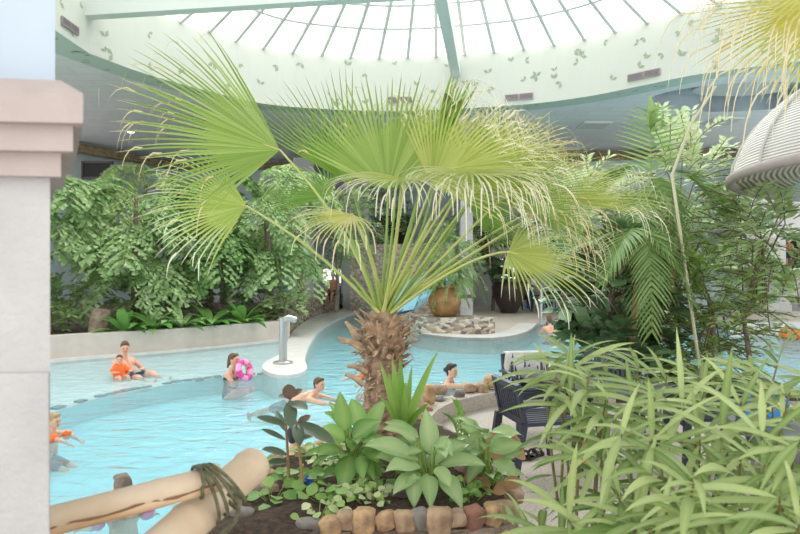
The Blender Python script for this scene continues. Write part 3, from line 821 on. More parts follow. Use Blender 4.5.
# drooping front fan with bleached tips
frond((402, 178, 3.9), (398, 186, 3.3), (0, -.5, 1), .62, 112, 42, 1.0, 'fan_y', mid=(394, 255, 4.15), dry=.55, seed=12, threads=.3, thlen=.18)
frond((470, 172, 3.95), (500, 178, 3.5), (.1, -.6, 1), .62, 100, 38, 1.0, 'fan_y', mid=(425, 250, 4.2), dry=.55, seed=13, threads=.5, thlen=.24)
frond((352, 214, 4.0), (326, 226, 3.8), (-.1, -.7, .9), .46, 66, 24, .95, 'fan_t', mid=(372, 262, 4.2), dry=.85, seed=14, threads=.25, thlen=.15)
# hanging fans behind on the right
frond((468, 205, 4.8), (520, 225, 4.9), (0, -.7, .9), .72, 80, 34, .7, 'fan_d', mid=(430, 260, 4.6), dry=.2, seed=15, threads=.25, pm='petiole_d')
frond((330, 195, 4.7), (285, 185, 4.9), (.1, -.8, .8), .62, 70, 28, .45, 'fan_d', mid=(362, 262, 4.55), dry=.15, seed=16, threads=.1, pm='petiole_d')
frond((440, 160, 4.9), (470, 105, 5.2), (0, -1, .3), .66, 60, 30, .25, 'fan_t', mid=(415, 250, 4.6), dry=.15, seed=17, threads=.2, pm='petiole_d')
frond((455, 168, 4.05), (560, 150, 4.0), (0, -.8, .8), .74, 60, 32, .5, 'fan_y', mid=(415, 250, 4.2), dry=.3, seed=18, threads=.6, thlen=.3)
frond((530, 212, 4.6), (605, 216, 4.6), (0, -.7, .9), .70, 70, 30, .9, 'fan', mid=(450, 262, 4.5), dry=.3, seed=19, threads=.4, thlen=.25)
# extra bare petiole stubs leaning right
q = MB()
for px, py in ((412, 268), (425, 280), (372, 262), (350, 275)):
    q.tube(bez(CR, P((px + 384) / 2, (py + 322) / 2 - 6, 4.25), P(px, py, 4.25), 5), [.02, .017, .014, .012, .01, .006], 6)
q.build('cut_petioles', M['petiole_d'], palm, base)

# palm frond hanging in at the upper right corner: its palm stands just outside
pr_base = V((4.6, 4.3, .4))
palm2 = thing('fan_palm', 'yellowing fan palm whose fronds hang in at the upper right corner', 'palm', pr_base)
t2 = MB(); t2.tube([pr_base, pr_base + V((.05, .1, 1.6)), pr_base + V((0, .1, 3.6))], [.2, .15, .12], 12); t2.build('trunk', M['trunk'], palm2, pr_base)
top2 = pr_base + V((0, .1, 3.6))
frond((822, 2, 4.2), (725, 58, 4.0), (.1, -1, .6), 1.08, 34, 26, .22, 'fan_t', root=top2, dry=.25, seed=21, threads=.6, thlen=.4, thing_=palm2, off=pr_base)
frond((840, -30, 4.0), (745, 5, 3.8), (.1, -1, .8), 1.1, 38, 28, .4, 'fan_t', root=top2, dry=.3, seed=22, threads=.6, thlen=.4, thing_=palm2, off=pr_base)
frond((850, 20, 4.5), (790, 60, 4.5), (.1, -1, .6), .85, 60, 30, .8, 'fan_y', root=top2, dry=.3, seed=23, threads=.5, thlen=.3, thing_=palm2, off=pr_base)

# ================================================================== generic plants
def twig_bush(mb, mw, root, twigs, prof, ll, lw, nleaf, droop, rnd, spread=.9, fold=.2, seg=3, dry=0, alt=True, stem_r=.006, updir=.5, tdroop=.5, hang=0.0):
    "twigs: list of (start, direction, length)"
    for (p, d, ln) in twigs:
        p = V(p); d = V(d).normalized(); pts = [p.copy()]; k = nleaf; dirs = [d.copy()]
        for i in range(k):
            d = (d + V((0, 0, -1)) * tdroop / k + V((rnd.uniform(-1, 1), rnd.uniform(-1, 1), rnd.uniform(-1, 1))) * .06).normalized()
            p = p + d * ln / k; pts.append(p.copy()); dirs.append(d.copy())
        if mw: mw.tube(pts[::max(1, k // 4)] if k > 5 else pts, stem_r, 4, 0, False)
        for i in range(1, k + 1):
            dd = dirs[i]; s_ = dd.cross(V((0, 0, 1)))
            if s_.length < .05: s_ = V((rnd.uniform(-1, 1), rnd.uniform(-1, 1), 0))
            s_.normalize(); up = s_.cross(dd)
            for sg in ((1, -1) if not alt else ((1 if i % 2 else -1),)):
                ld = dd * (1 - spread * .6) + s_ * sg * spread + up * rnd.uniform(-.2, updir) - V((0, 0, hang))
                sc = rnd.uniform(.75, 1.15)
                mb.leaf(pts[i], ld, up + V((rnd.uniform(-.3, .3), rnd.uniform(-.3, .3), 0)), ll * sc, lw * sc, droop, prof, seg, 0, fold, dry)

def crown_twigs(c, rad, n, ln, rnd, lowcut=-1.0, outw=1.0, up=.2):
    out = []
    for i in range(n):
        while True:
            v = V((rnd.uniform(-1, 1), rnd.uniform(-1, 1), rnd.uniform(-1, 1)))
            if .25 < v.length < 1 and v.z > lowcut: break
        p = V((c[0] + v.x * rad[0], c[1] + v.y * rad[1], c[2] + v.z * rad[2]))
        d = V((v.x * outw + rnd.uniform(-.5, .5), v.y * outw + rnd.uniform(-.5, .5), v.z * .4 + up + rnd.uniform(-.3, .3)))
        out.append((p, d, ln * rnd.uniform(.6, 1.2)))
    return out

def tree(name, label, cat, base_, crowns, ntw, ln, prof, ll, lw, nleaf, lm, seed, trunk=((0, 0, 0, .08),), group=None, trunkmat='bark', droop=.3, tdroop=.6, alt=False, spread=.8, limbs=5, parts=('foliage', 'trunk'), seg=2, hang=0.0, up=.2, fold=.2):
    rnd = random.Random(seed); base_ = V(base_)
    t = thing(name, label, cat, base_, 0, group)
    fo, st = MB(), MB()
    pts = [base_ + V(q[:3]) for q in trunk]; rad = [q[3] for q in trunk]
    if len(pts) > 1: st.tube(pts, rad, 8)
    tot = sum(c[1][0] * c[1][2] for c in crowns)
    for c, rd in crowns:
        cc = base_ + V(c)
        k = int(ntw * rd[0] * rd[2] / tot)
        tw = crown_twigs(cc, rd, k, ln, rnd, up=up)
        twig_bush(fo, st, base_, tw, prof, ll, lw, nleaf, droop, rnd, spread, alt=alt, seg=seg, tdroop=tdroop, hang=hang, stem_r=.008, fold=fold)
        for j in range(limbs):
            e = tw[rnd.randrange(len(tw))][0]
            s0 = pts[-1] if len(pts) > 1 and rnd.random() < .6 else pts[len(pts) // 2]
            st.tube(bez(s0, (s0 + e) / 2 + V((0, 0, .2)), e, 5), [rad[-1] * .6, rad[-1] * .5, rad[-1] * .4, rad[-1] * .3, .012, .008], 5)
    fo.build(parts[0], L[lm], t, base_); st.build(parts[1], M[trunkmat], t, base_)
    return t

# left bank: fishtail trees
FT = [
    ((-8.7, 15.2, .45), 'deep green fishtail tree hard against the pillar', 'fish', 4.2, 11),
    ((-6.9, 16.2, .45), 'fishtail tree with a bare pale trunk near the pillar', 'fish', 4.0, 12),
    ((-5.3, 17.4, .45), 'fishtail tree behind the drooping small yellow fan frond', 'fish_d', 3.9, 13),
    ((-3.75, 18.2, .45), 'fishtail tree with a leaning trunk near the shower post', 'fish', 4.3, 14),
    ((-8.4, 19.8, .45), 'fishtail tree reaching up to the dark window at the left', 'lite', 5.0, 15),
    ((-5.9, 20.8, .45), 'tall fishtail tree behind the left bank, below the cornice', 'fish_d', 4.8, 16),
    ((-3.3, 20.6, .45), 'tall pale fishtail tree between the bank and the seated bather', 'lite', 4.9, 17),
]
def fishtail_frond(mb, st, root, az, ln, rise, rnd):
    hz = V((math.cos(az), math.sin(az), 0)); tip = root + hz * ln + V((0, 0, rise - .55 * ln)); ctrl = root + hz * ln * .55 + V((0, 0, rise + .25 * ln))
    pts = bez(root, ctrl, tip, 12); st.tube(pts, [.018 * (1 - .8 * k / 12) for k in range(13)], 4, 0, False)
    for k in range(3, 13):
        p = pts[k]; d = (pts[k] - pts[k - 1]).normalized(); sd = d.cross(V((0, 0, 1))).normalized(); up = sd.cross(d)
        pl = ln * .36 * math.sin(PI * (k - 1) / 12.5) + .12
        for sg in (1, -1):
            e = (sd * sg * .9 + d * .5 + V((0, 0, rnd.uniform(-.1, .15)))).normalized(); q = p.copy(); n_ = 6
            for i_ in range(n_):
                q = q + e * pl / n_; e = (e + V((0, 0, -.13))).normalized()
                s2 = e.cross(V((0, 0, 1)))
                s2 = s2.normalized() if s2.length > .05 else sd
                for g2 in (1, -1):
                    mb.leaf(q, e * .55 + s2 * g2 * .75 + V((0, 0, rnd.uniform(-.55, .0))), up + V((rnd.uniform(-.4, .4), rnd.uniform(-.4, .4), 0)), rnd.uniform(.12, .2), rnd.uniform(.08, .13), .35, 'wedge', 2, 0, .15)
for b_, lb, lm, h, sd in FT:
    rnd = random.Random(sd); lean = rnd.uniform(-.3, .3); b_ = V(b_)
    t = thing('fishtail_tree', lb, 'tree', b_, 0, 'fishtail trees on the left bank'); f, st = MB(), MB()
    tp = [b_ + V((0, 0, -.02)), b_ + V((lean * .3, 0, h * .35)), b_ + V((lean, .1, h * .85))]
    tk = MB(); tk.tube(bez(tp[0], tp[1], tp[2], 8), [.13 - .01 * k for k in range(9)], 9); tk.build('trunk', M['bark'], t, b_)
    for k in range(17):
        z = h * (.27 + .62 * k / 16); r0 = b_ + V((lean * (z / h), 0, z)); az = -PI / 2 + rnd.uniform(-1.9, 1.9) if k % 4 else rnd.uniform(0, 2 * PI)
        fishtail_frond(f, st, r0, az, rnd.uniform(1.2, 1.75), rnd.uniform(.25, .7), rnd)
    f.build('foliage', L[lm], t, b_); st.build('rachises', M['petiole_d'], t, b_)
# green understorey shrubs on the left bank
for i, (x, y, lm, lb) in enumerate(((-8.3, 14.8, 'fish_d', 'low dark shrub beside the pillar on the left bank'), (-6.7, 15.7, 'fish_d', 'low dark shrub behind the pale stump on the left bank'), (-5.1, 17.1, 'dark', 'low dark shrub behind the lilies on the left bank'), (-4.0, 18.0, 'fish_d', 'low shrub behind the leaning trunk on the left bank'), (-3.25, 17.5, 'lite', 'bright low shrub beside the shower post'))):
    hh = .55 if i < 4 else .35
    tree('shrub', lb, 'shrub', (x, y, .45), [((0, 0, hh + .1), (.75 if i < 4 else .4, .5, hh))], 70 if i < 4 else 40, .45, 'oval', .16, .075, 7, lm, 40 + i, ((0, 0, -.02, .04), (0, 0, .4, .03)), 'understorey shrubs on the left bank')
# pale stump
st = MB(); st.tube([V((-7.0, 14.45, .42)), V((-6.98, 14.45, .75)), V((-6.95, 14.5, 1.02))], [.24, .21, .19], 12); tag(st.build('tree_stump', M['bark']), 'pale grey stump above the low white wall', 'stump')
# lilies hanging over the low wall
def rosette(name, label, cat, b_, n, ll, lw, lm, seed, prof='oval', droop=.8, up=(.3, 1.1), group=None, seg=5, stalk=.0, fold=.25, wave=0.0, lean=(0, 0)):
    rnd = random.Random(seed); b_ = V(b_); t = thing(name, label, cat, b_, 0, group); fo, st = MB(), MB()
    for k in range(n):
        a_ = k * 2.39996 + rnd.uniform(-.3, .3); u = up[0] + (up[1] - up[0]) * rnd.random() * (1 - .3 * (k % 3 == 0))
        d = V((math.cos(a_) * math.cos(u) + lean[0], math.sin(a_) * math.cos(u) + lean[1], math.sin(u)))
        sc = rnd.uniform(.7, 1.1); p = b_ + V((math.cos(a_) * .015, math.sin(a_) * .015, .01))
        if stalk:
            e = p + d.normalized() * stalk * sc
            st.tube(bez(p, p + V((0, 0, .4 * stalk)) + d * .2 * stalk, e, 4), [.008, .007, .006, .005, .004], 5); p = e
        else: st.tube([b_ - V((0, 0, .02)), p], .01, 5)
        fo.leaf(p, d, V((0, 0, 1)) - d * .2, ll * sc, lw * sc, droop, prof, seg, 0, fold, 0, 0, wave)
    fo.build('foliage', L[lm], t, b_); st.build('stems', M['petiole_d'], t, b_)
    return t
for i, (px, py, n, lm, lb) in enumerate(((116, 322, 11, 'lily', 'small lily spilling over the low white wall near the man with the child'), (155, 322, 16, 'lily', 'broad lily clump on the low white wall, left of the largest clump'), (178, 321, 18, 'lily_p', 'largest pale-leaved lily clump spilling over the low white wall'), (205, 319, 14, 'lily', 'dark lily clump on the low white wall, right of the largest clump'), (236, 316, 14, 'lily', 'spiky lily rosette on the low white wall near the shower post'))):
    p = min(wo, key=lambda v: abs(400 + F * v.x / v.y - px)); p = V((p.x + .02, p.y + .05, .48))
    rosette('lily_plant', lb, 'plant', p, n + 4, .85, .24, lm, 60 + i, 'oval', 1.2, (.2, 1.2), 'lilies on the low white wall')

# centre and right trees far behind
def fluffy(label, b_, cr, n, lm, seed, ll=.17, lw=.06, prof='lance', ln=.8, trunkh=2.0, nleaf=9, tdroop=.8, name='leafy_tree', group='leafy trees behind the palm', hang=.1):
    tree(name, label, 'tree', b_, cr, n, ln, prof, ll, lw, nleaf, lm, seed, ((0, 0, -.02, .09), (.05, 0, trunkh * .5, .07), (0, 0, trunkh, .04)), group, tdroop=tdroop, hang=hang)
fluffy('light green tree over the seated bather', (-2.3, 22.5, .4), [((0, 0, 3.4), (1.3, 1, 1.3)), ((-.5, -.2, 2.5), (1.0, .8, .8))], 130, 'lite', 71, .2, .1, 'wedge', .9)
fluffy('tree with fishtail leaves just behind the crown of the palm', (-1.2, 28.2, .4), [((0, 0, 4.2), (1.6, 1, 1.6))], 110, 'fish', 72, .2, .12, 'wedge', .9)
fluffy('green tree filling the gap behind the dark pot', (4.1, 27.5, .06), [((.2, 0, 4.1), (2.0, 1, 1.5)), ((-1.4, 0, 3.2), (.9, .8, .8))], 150, 'lite', 73, .22, .09, 'lance', 1.0)
fluffy('pale tree left of the areca palm, behind the far deck', (6.3, 24.0, .06), [((0, 0, 3.5), (1.9, 1.2, 1.6)), ((.6, -.2, 2.2), (1.2, 1, .7))], 160, 'pale', 74, .2, .08, 'lance', .9)
fluffy('pale tree behind the areca palm on the far deck', (9.2, 23.0, .06), [((0, 0, 3.2), (1.9, 1.2, 1.5)), ((0, -.3, 1.9), (1.4, 1, .8))], 150, 'pale', 75, .19, .075, 'lance', .9)
fluffy('thin tree in front of the wall of square blocks', (12.6, 24.0, .06), [((0, 0, 3.3), (1.6, 1.0, 1.5))], 100, 'lite', 76, .2, .07, 'lance', .9)

# clay pot with weeping bush, dark pot with round-leaved plant
cp_ = G(445, 313, .55); cp_.z = .55
cp_ = V((1.32, 18.35, .56))
def pot(name, label, c, prof, m, rimr):
    t = thing(name, label, 'pot', c); b = MB(); b.lathe(prof, c, 32, 0); b.build('body', m, t, c)
    rr_ = MB(); zt = prof[-1][1]
    rr_.tube([V(c) + V((rimr * math.cos(a), rimr * math.sin(a), zt)) for a in [2 * PI * k / 28 for k in range(29)]], .045, 6); rr_.build('rim', m, t, c)
    return t
pot('clay_pot', 'big brown glazed clay pot on the low rubble wall', cp_, [(.30, 0), (.40, .1), (.48, .32), (.49, .5), (.42, .68), (.30, .78), (.27, .82), (.30, .87)], M['terracotta'], .29)
tree('weeping_bush', 'weeping green bush overflowing the brown clay pot', 'plant', cp_ + V((0, 0, .85)), [((.1, 0, .95), (.72, .55, .9)), ((.25, -.1, .35), (.62, .5, .45))], 190, .75, 'lance', .12, .035, 11, 'willow', 81, ((0, 0, -.2, .05), (0, 0, .9, .03)), tdroop=2.2, hang=.4)
dp = V((4.55, 26.0, .08))
pot('ceramic_pot', 'tall dark brown ceramic pot on the far deck', dp, [(.30, 0), (.34, .03), (.5, .35), (.66, .75), (.72, 1.05), (.68, 1.2), (.6, 1.26)], M['blackpot'], .62)
tree('potted_plant', 'round-leaved dark plant in the tall dark pot', 'plant', dp + V((0, 0, 1.2)), [((0, 0, .75), (.8, .6, .75))], 60, .5, 'round', .26, .24, 4, 'dark', 82, ((0, 0, -.3, .05), (0, 0, .7, .03)))

# right hand island: big leaved shrub, areca palm, feathery shrubs
tree('fig_shrub', 'dark big-leaved shrub at the edge of the island, right of the far swimmer', 'shrub', (2.98, 8.8, .28), [((0, 0, 1.25), (.6, .5, .95)), ((.0, -.1, .5), (.6, .5, .45))], 120, .42, 'round', .28, .2, 4, 'dark', 91, ((0, 0, -.02, .05), (0, 0, 1.2, .03)), up=.3)
tree('leafy_shrub', 'mid green bushy shrub in the middle of the island', 'shrub', (3.75, 9.6, .28), [((0, 0, 1.0), (.75, .6, .75))], 150, .5, 'lance', .16, .055, 9, 'fish', 92, ((0, 0, -.02, .05), (0, 0, .8, .03)))
tree('leafy_shrub', 'feathery bright green shrub on the right of the island', 'shrub', (4.35, 8.8, .28), [((0, 0, 1.15), (.7, .6, .8)), ((-.1, 0, .5), (.6, .5, .4))], 150, .55, 'lance', .14, .04, 11, 'feather', 93, ((0, 0, -.02, .05), (.1, 0, 1.0, .03)))
tree('slender_tree', 'slender pale-leaved tree below the woven parasol', 'tree', (4.35, 9.6, .28), [((.0, 0, 3.0), (.75, .6, .75)), ((.4, 0, 2.2), (.85, .6, .5))], 190, .55, 'oval', .14, .06, 9, 'pale', 94, ((0, 0, -.02, .05), (-.1, 0, 1.2, .035), (0, 0, 2.4, .025)), limbs=9)
tree('slender_tree', 'slender dark-leaved tree with bare branches in front of the block wall', 'tree', (4.85, 8.5, .28), [((.1, 0, 2.05), (.75, .5, .55)), ((.2, 0, 1.3), (.6, .5, .35))], 80, .55, 'lance', .18, .06, 8, 'lite', 95, ((0, 0, -.02, .04), (-.15, 0, 1.0, .03), (.1, 0, 2.1, .02)), limbs=9)
tree('slender_tree', 'slender light green tree left of the areca palm on the island', 'tree', (3.0, 10.2, .28), [((0, 0, 2.6), (.8, .6, .7))], 130, .55, 'lance', .16, .05, 9, 'pale', 96, ((0, 0, -.02, .05), (.1, 0, 1.2, .035), (0, 0, 2.2, .025)), limbs=7)

def pinnate(mb, st, root, ctrl, tip, n, ll, lw, rnd, droop=.5, seg=4, hang=.2, r=.012, fwd=.45):
    pts = bez(root, ctrl, tip, 16)
    st.tube(pts, [r * (1 - .75 * i / 16) for i in range(17)], 5)
    for i in range(n):
        t = .22 + .78 * i / (n - 1); f = t * 16; k = min(15, int(f)); p = pts[k].lerp(pts[k + 1], f - k); d = (pts[k + 1] - pts[k]).normalized()
        s_ = d.cross(V((0, 0, 1)));
        if s_.length < .1: s_ = V((1, 0, 0))
        s_.normalize(); up = s_.cross(d)
        sc = (.55 + .45 * math.sin(PI * min(1, t * .9 + .1)))
        for sg in (1, -1):
            mb.leaf(p, d * (fwd + .5 * t * (fwd > .2)) + s_ * sg * .8 + up * .25 - V((0, 0, hang)), up, ll * sc * rnd.uniform(.9, 1.08), lw, droop, 'needle', seg, 0, .3, .08)
ab = V((3.75, 9.1, .28)); rnd = random.Random(5)
ar = thing('areca_palm', 'areca palm with a feathery crown and upright spear leaf at the right', 'palm', ab)
ash = MB(); ash.tube([ab - V((0, 0, .02)), ab + V((0, 0, 1.0)), ab + V((-.03, 0, 2.0)), P(651, 175, 9.1)], [.06, .05, .04, .025], 8); ash.build('trunk', M['stem_tan'], ar, ab)
atop = P(651, 178, 9.1)
for (cx, cy, tx, ty, dd) in ((640, 235, 640, 320, 8.3), (665, 215, 700, 290, 8.4), (610, 205, 575, 245, 8.8), (690, 195, 735, 230, 8.9), (630, 190, 600, 205, 9.8), (672, 205, 668, 300, 8.6)):
    f, s_ = MB(), MB(); pinnate(f, s_, atop, P(cx, cy - 45, dd), P(tx, ty, dd), 26, .55, .035, rnd, .5)
    fo = f.build('frond', L['areca'], ar, ab); so_ = s_.build('rachis', M['petiole_d'], fo); so_.location = -ab
f, s_ = MB(), MB()
pinnate(f, s_, atop + V((0, 0, -.1)), P(651, 150, 9.1), P(650, 112, 9.1), 13, .62, .034, rnd, .12, hang=-.05, fwd=.16)
fo = f.build('frond', L['areca'], ar, ab); so_ = s_.build('rachis', M['petiole_d'], fo); so_.location = -ab
f = MB()
for (px, py, w) in ((650, 94, .14), (659, 100, .1), (672, 118, .14)):
    b0 = P(650, 130, 9.1); f.leaf(b0, P(px, py, 9.05) - b0, (.2, -1, 0), (P(px, py, 9.05) - b0).length, w, 0, 'lance', 6, 0, .5, .06)
f.build('spear_leaf', L['areca'], ar, ab)
# second small dark palm frond in the island
a2 = V((3.05, 8.5, .28)); ar2 = thing('areca_palm', 'short palm with one long hanging frond below the areca crown', 'palm', a2)
sh2 = MB(); sh2.tube([a2 - V((0, 0, .02)), a2 + V((.15, 0, 1.0)), P(640, 232, 8.5)], [.07, .05, .03], 8); sh2.build('trunk', M['stem_tan'], ar2, a2)
for (cx, cy, tx, ty, dd) in ((652, 215, 652, 330, 7.9), (665, 225, 690, 300, 8.0), (630, 215, 605, 280, 8.0), (625, 225, 570, 250, 8.5)):
    f, s_ = MB(), MB(); pinnate(f, s_, P(640, 232, 8.5), P(cx, cy, dd), P(tx, ty, dd), 24, .5, .035, rnd, .6)
    fo = f.build('frond', L['areca'], ar2, a2); so_ = s_.build('rachis', M['petiole_d'], fo); so_.location = -a2
# thin pale stem that leans up to the ceiling
sl_ = MB(); sl_.tube([V((4.1, 8.4, .28)), P(672, 175, 8.2), P(690, 125, 8.1), P(716, 86, 8.0)], [.024, .022, .018, .014], 6); tag(sl_.build('bare_stem', M['palestem']), 'thin bare pale stem leaning up from the island to the hanging frond', 'stem')

# ================================================================== planter plants
# rubber plant
rb = P(287, 484, 3.35); rb.z = SZ - .02
rp_ = thing('rubber_plant', 'two-stemmed rubber plant with dark oval leaves at the end of the bamboo post', 'plant', rb)
stA = [P(289, 492, 3.35), P(288, 460, 3.35), P(286, 425, 3.35), P(290, 398, 3.35)]
stB = [P(304, 497, 3.3), P(301, 465, 3.3), P(298, 440, 3.3), P(296, 420, 3.3)]
q = MB(); q.tube(stA, [.009, .008, .007, .005], 7); q.build('stem', M['stem_tan'], rp_, rb)
q = MB(); q.tube(stB, [.009, .008, .007, .005], 7); q.build('stem', M['stem_tan'], rp_, rb)
f, f2 = MB(), MB()
for (bx_, by, tx, ty, d, w, k) in ((286, 425, 258, 420, 3.3, .075, 0), (286, 440, 262, 432, 3.3, .05, 0), (288, 455, 263, 452, 3.25, .08, 0), (288, 462, 268, 466, 3.3, .07, 0), (290, 400, 291, 428, 3.15, .1, 0), (290, 398, 302, 392, 3.4, .07, 1), (290, 398, 280, 398, 3.4, .07, 1), (296, 422, 332, 444, 3.15, .11, 0), (297, 430, 318, 436, 3.25, .09, 0), (298, 425, 310, 418, 3.4, .07, 1), (290, 400, 288, 386, 3.38, .1, 1), (297, 440, 322, 432, 3.4, .1, 0), (296, 422, 300, 446, 3.15, .09, 0), (286, 432, 276, 414, 3.5, .06, 0), (290, 402, 306, 412, 3.2, .09, 0)):
    a_, b_ = P(bx_, by, 3.33), P(tx, ty, d); (f2 if k else f).leaf(a_, b_ - a_ + V((0, 0, .02)), (0, -.6, 1), (b_ - a_).length * 1.08, w * .72, .12, 'oval', 7, 0, .25)
f.build('foliage', L['rubber'], rp_, rb); f2.build('young_leaves', L['rubber_b'], rp_, rb)['label'] = 'bronze young leaves'

# broad-leaved plants
def broad(label, b_, leaves, lm, seed, name='broad_leaved_plant', prof='lance', wave=.06, pet=.35):
    t = thing(name, label, 'plant', b_, 0, 'broad-leaved plants in the planter'); f, s_ = MB(), MB(); rnd = random.Random(seed)
    for (mx, my, tx, ty, d0, d1, w) in leaves:
        a_, b2 = P(mx, my, d0), P(tx, ty, d1)
        s_.tube(bez(b_, (V(b_) + a_) / 2 + V((0, 0, .05)), a_, 5), [.008, .008, .007, .006, .006, .005], 5)
        f.leaf(a_, b2 - a_ + V((0, 0, (b2 - a_).length * .35)), V((rnd.uniform(-.2, .2), -.7, 1)), (b2 - a_).length * 1.12, w, .62, prof, 9, 0, .3, 0, 0, wave, .55)
    for k in range(16):
        a3 = rnd.uniform(0, 2 * PI); rr_ = rnd.uniform(.02, .1); ln = rnd.uniform(.12, .22)
        q0 = V(b_) + V((math.cos(a3) * rr_, math.sin(a3) * rr_, rnd.uniform(.06, .3))); s_.tube([b_, q0], [.006, .004], 4)
        f.leaf(q0, V((math.cos(a3), math.sin(a3) - .3, rnd.uniform(-.1, .9))), V((rnd.uniform(-.3, .3), -.5, 1)), ln, ln * rnd.uniform(.34, .46), rnd.uniform(.5, 1.0), prof, 7, 0, .3, 0, 0, wave * 1.5, .55)
    f.build('foliage', L[lm], t, b_); s_.build('stems', M['petiole_d'], t, b_)
    return t
b1 = P(352, 462, 3.55); b1.z = SZ
broad('broad-leaved plant with upright wavy leaves beside the rubber plant', b1, [
    (345, 430, 340, 396, 3.5, 3.45, .10), (360, 430, 352, 402, 3.6, 3.7, .11), (345, 440, 322, 432, 3.5, 3.4, .11), (352, 440, 380, 424, 3.5, 3.5, .12),
    (342, 452, 318, 458, 3.5, 3.35, .10), (350, 455, 344, 492, 3.45, 3.3, .12), (362, 450, 388, 446, 3.5, 3.4, .12), (358, 458, 372, 482, 3.5, 3.35, .09),
    (366, 440, 384, 404, 3.7, 3.75, .12), (340, 446, 312, 434, 3.6, 3.5, .09), (360, 455, 362, 480, 3.4, 3.3, .07), (350, 436, 330, 405, 3.6, 3.6, .08)], 'lily', 1)
b2 = P(430, 478, 3.35); b2.z = SZ
broad('broad-leaved plant with large pale leaves in the middle of the planter', b2, [
    (430, 455, 426, 413, 3.4, 3.5, .11), (418, 460, 366, 452, 3.35, 3.2, .12), (420, 466, 388, 476, 3.3, 3.15, .12), (438, 458, 468, 448, 3.35, 3.35, .11),
    (440, 464, 482, 470, 3.3, 3.2, .10), (428, 474, 430, 508, 3.2, 3.05, .09), (440, 474, 458, 508, 3.2, 3.08, .10), (415, 474, 414, 506, 3.2, 3.1, .09),
    (412, 464, 376, 462, 3.4, 3.3, .10), (436, 468, 448, 488, 3.2, 3.1, .08), (424, 460, 400, 440, 3.5, 3.5, .10), (420, 474, 396, 498, 3.25, 3.1, .09), (432, 464, 450, 452, 3.35, 3.3, .09)], 'lily_p', 2)
b3 = P(486, 470, 3.5); b3.z = SZ
broad('broad-leaved plant leaning out towards the navy chair', b3, [
    (480, 455, 458, 448, 3.5, 3.4, .1), (490, 452, 524, 450, 3.5, 3.5, .11), (494, 460, 514, 482, 3.5, 3.4, .1), (484, 450, 470, 430, 3.6, 3.65, .08), (492, 450, 512, 436, 3.6, 3.65, .09), (482, 462, 470, 484, 3.45, 3.35, .08)], 'lily_p', 3)
# upright strap-leaved plant in front of the trunk
b4 = P(404, 448, 3.75); b4.z = SZ
dr = thing('strap_leaved_plant', 'upright strap-leaved plant in front of the palm trunk', 'plant', b4)
q = MB(); q.tube([b4, P(403, 436, 3.75), P(402, 418, 3.75)], [.022, .02, .012], 8); q.build('stem', M['petiole_d'], dr, b4)
f = MB()
for (tx, ty, d, w, dp_) in ((380, 362, 3.75, .045, .05), (392, 358, 3.8, .055, .0), (436, 358, 3.6, .05, .35), (400, 356, 3.6, .05, .05), (412, 366, 3.85, .045, .06), (378, 404, 3.6, .035, .5), (432, 414, 3.6, .04, .6), (388, 372, 3.5, .045, .03), (406, 382, 3.5, .04, .1)):
    a_ = P(403, 436, 3.75); e = P(tx, ty, d); f.leaf(a_, e - a_ + V((0, 0, dp_ * .3)), (0, -1, .3), (e - a_).length * (1 + dp_ * .25), w, dp_, 'lance', 10, 0, .4)
f.build('foliage', L['drac'], dr, b4)
# small tufts growing on the trunk and by it
tw = thing('small_fern', 'small green tuft beside the trunk above the rim stones', 'plant', P(408, 412, 4.3))
f = MB(); rnd = random.Random(31)
for k in range(16):
    a_ = P(405, 425, 4.3); e = P(405 + rnd.uniform(-6, 16), 385 + rnd.uniform(-4, 34), 4.3); f.leaf(a_.lerp(e, .3), e - a_ + V((0, rnd.uniform(-.1, .1), 0)), (0, -1, .4), .09, .04, .4, 'oval', 4, 0, .2)
f.tube([P(404, 430, 4.3), P(405, 405, 4.3), P(409, 384, 4.3)], [.006, .005, .003], 5)
f.build('foliage', L['creep'], tw, P(408, 412, 4.3))
# creeping ground plants: one thing each
CRP = [(332, 470, 'vari', 14, .055, 'variegated creeper behind the blue scrap'), (345, 500, 'vari', 18, .05, 'variegated creeper in the middle of the front soil'), (372, 505, 'vari', 14, .05, 'variegated creeper below the upright broad leaves'),
       (385, 492, 'creep', 9, .075, 'green creeper beside the grey stone'), (300, 485, 'creep', 12, .07, 'heart-leaved creeper at the foot of the rubber plant'), (322, 500, 'creep', 8, .075, 'heart-leaved creeper left of the variegated one'), (272, 500, 'creep', 5, .085, 'single low creeper at the left of the soil'), (362, 488, 'vari', 12, .045, 'pale creeper between the two broad-leaved plants'),
       (318, 518, 'vari', 6, .055, 'small variegated creeper above the front rocks'), (325, 455, 'vari', 14, .05, 'variegated creeper on the back edge of the planter'), (308, 460, 'creep', 9, .05, 'yellow-green creeper by the back edge stones'), (262, 472, 'creep', 8, .05, 'small creeper beside the end of the bamboo post'), (470, 500, 'creep', 12, .05, 'small creeper at the right of the planter'), (490, 488, 'creep', 12, .04, 'ferny creeper by the dry brown leaves')]
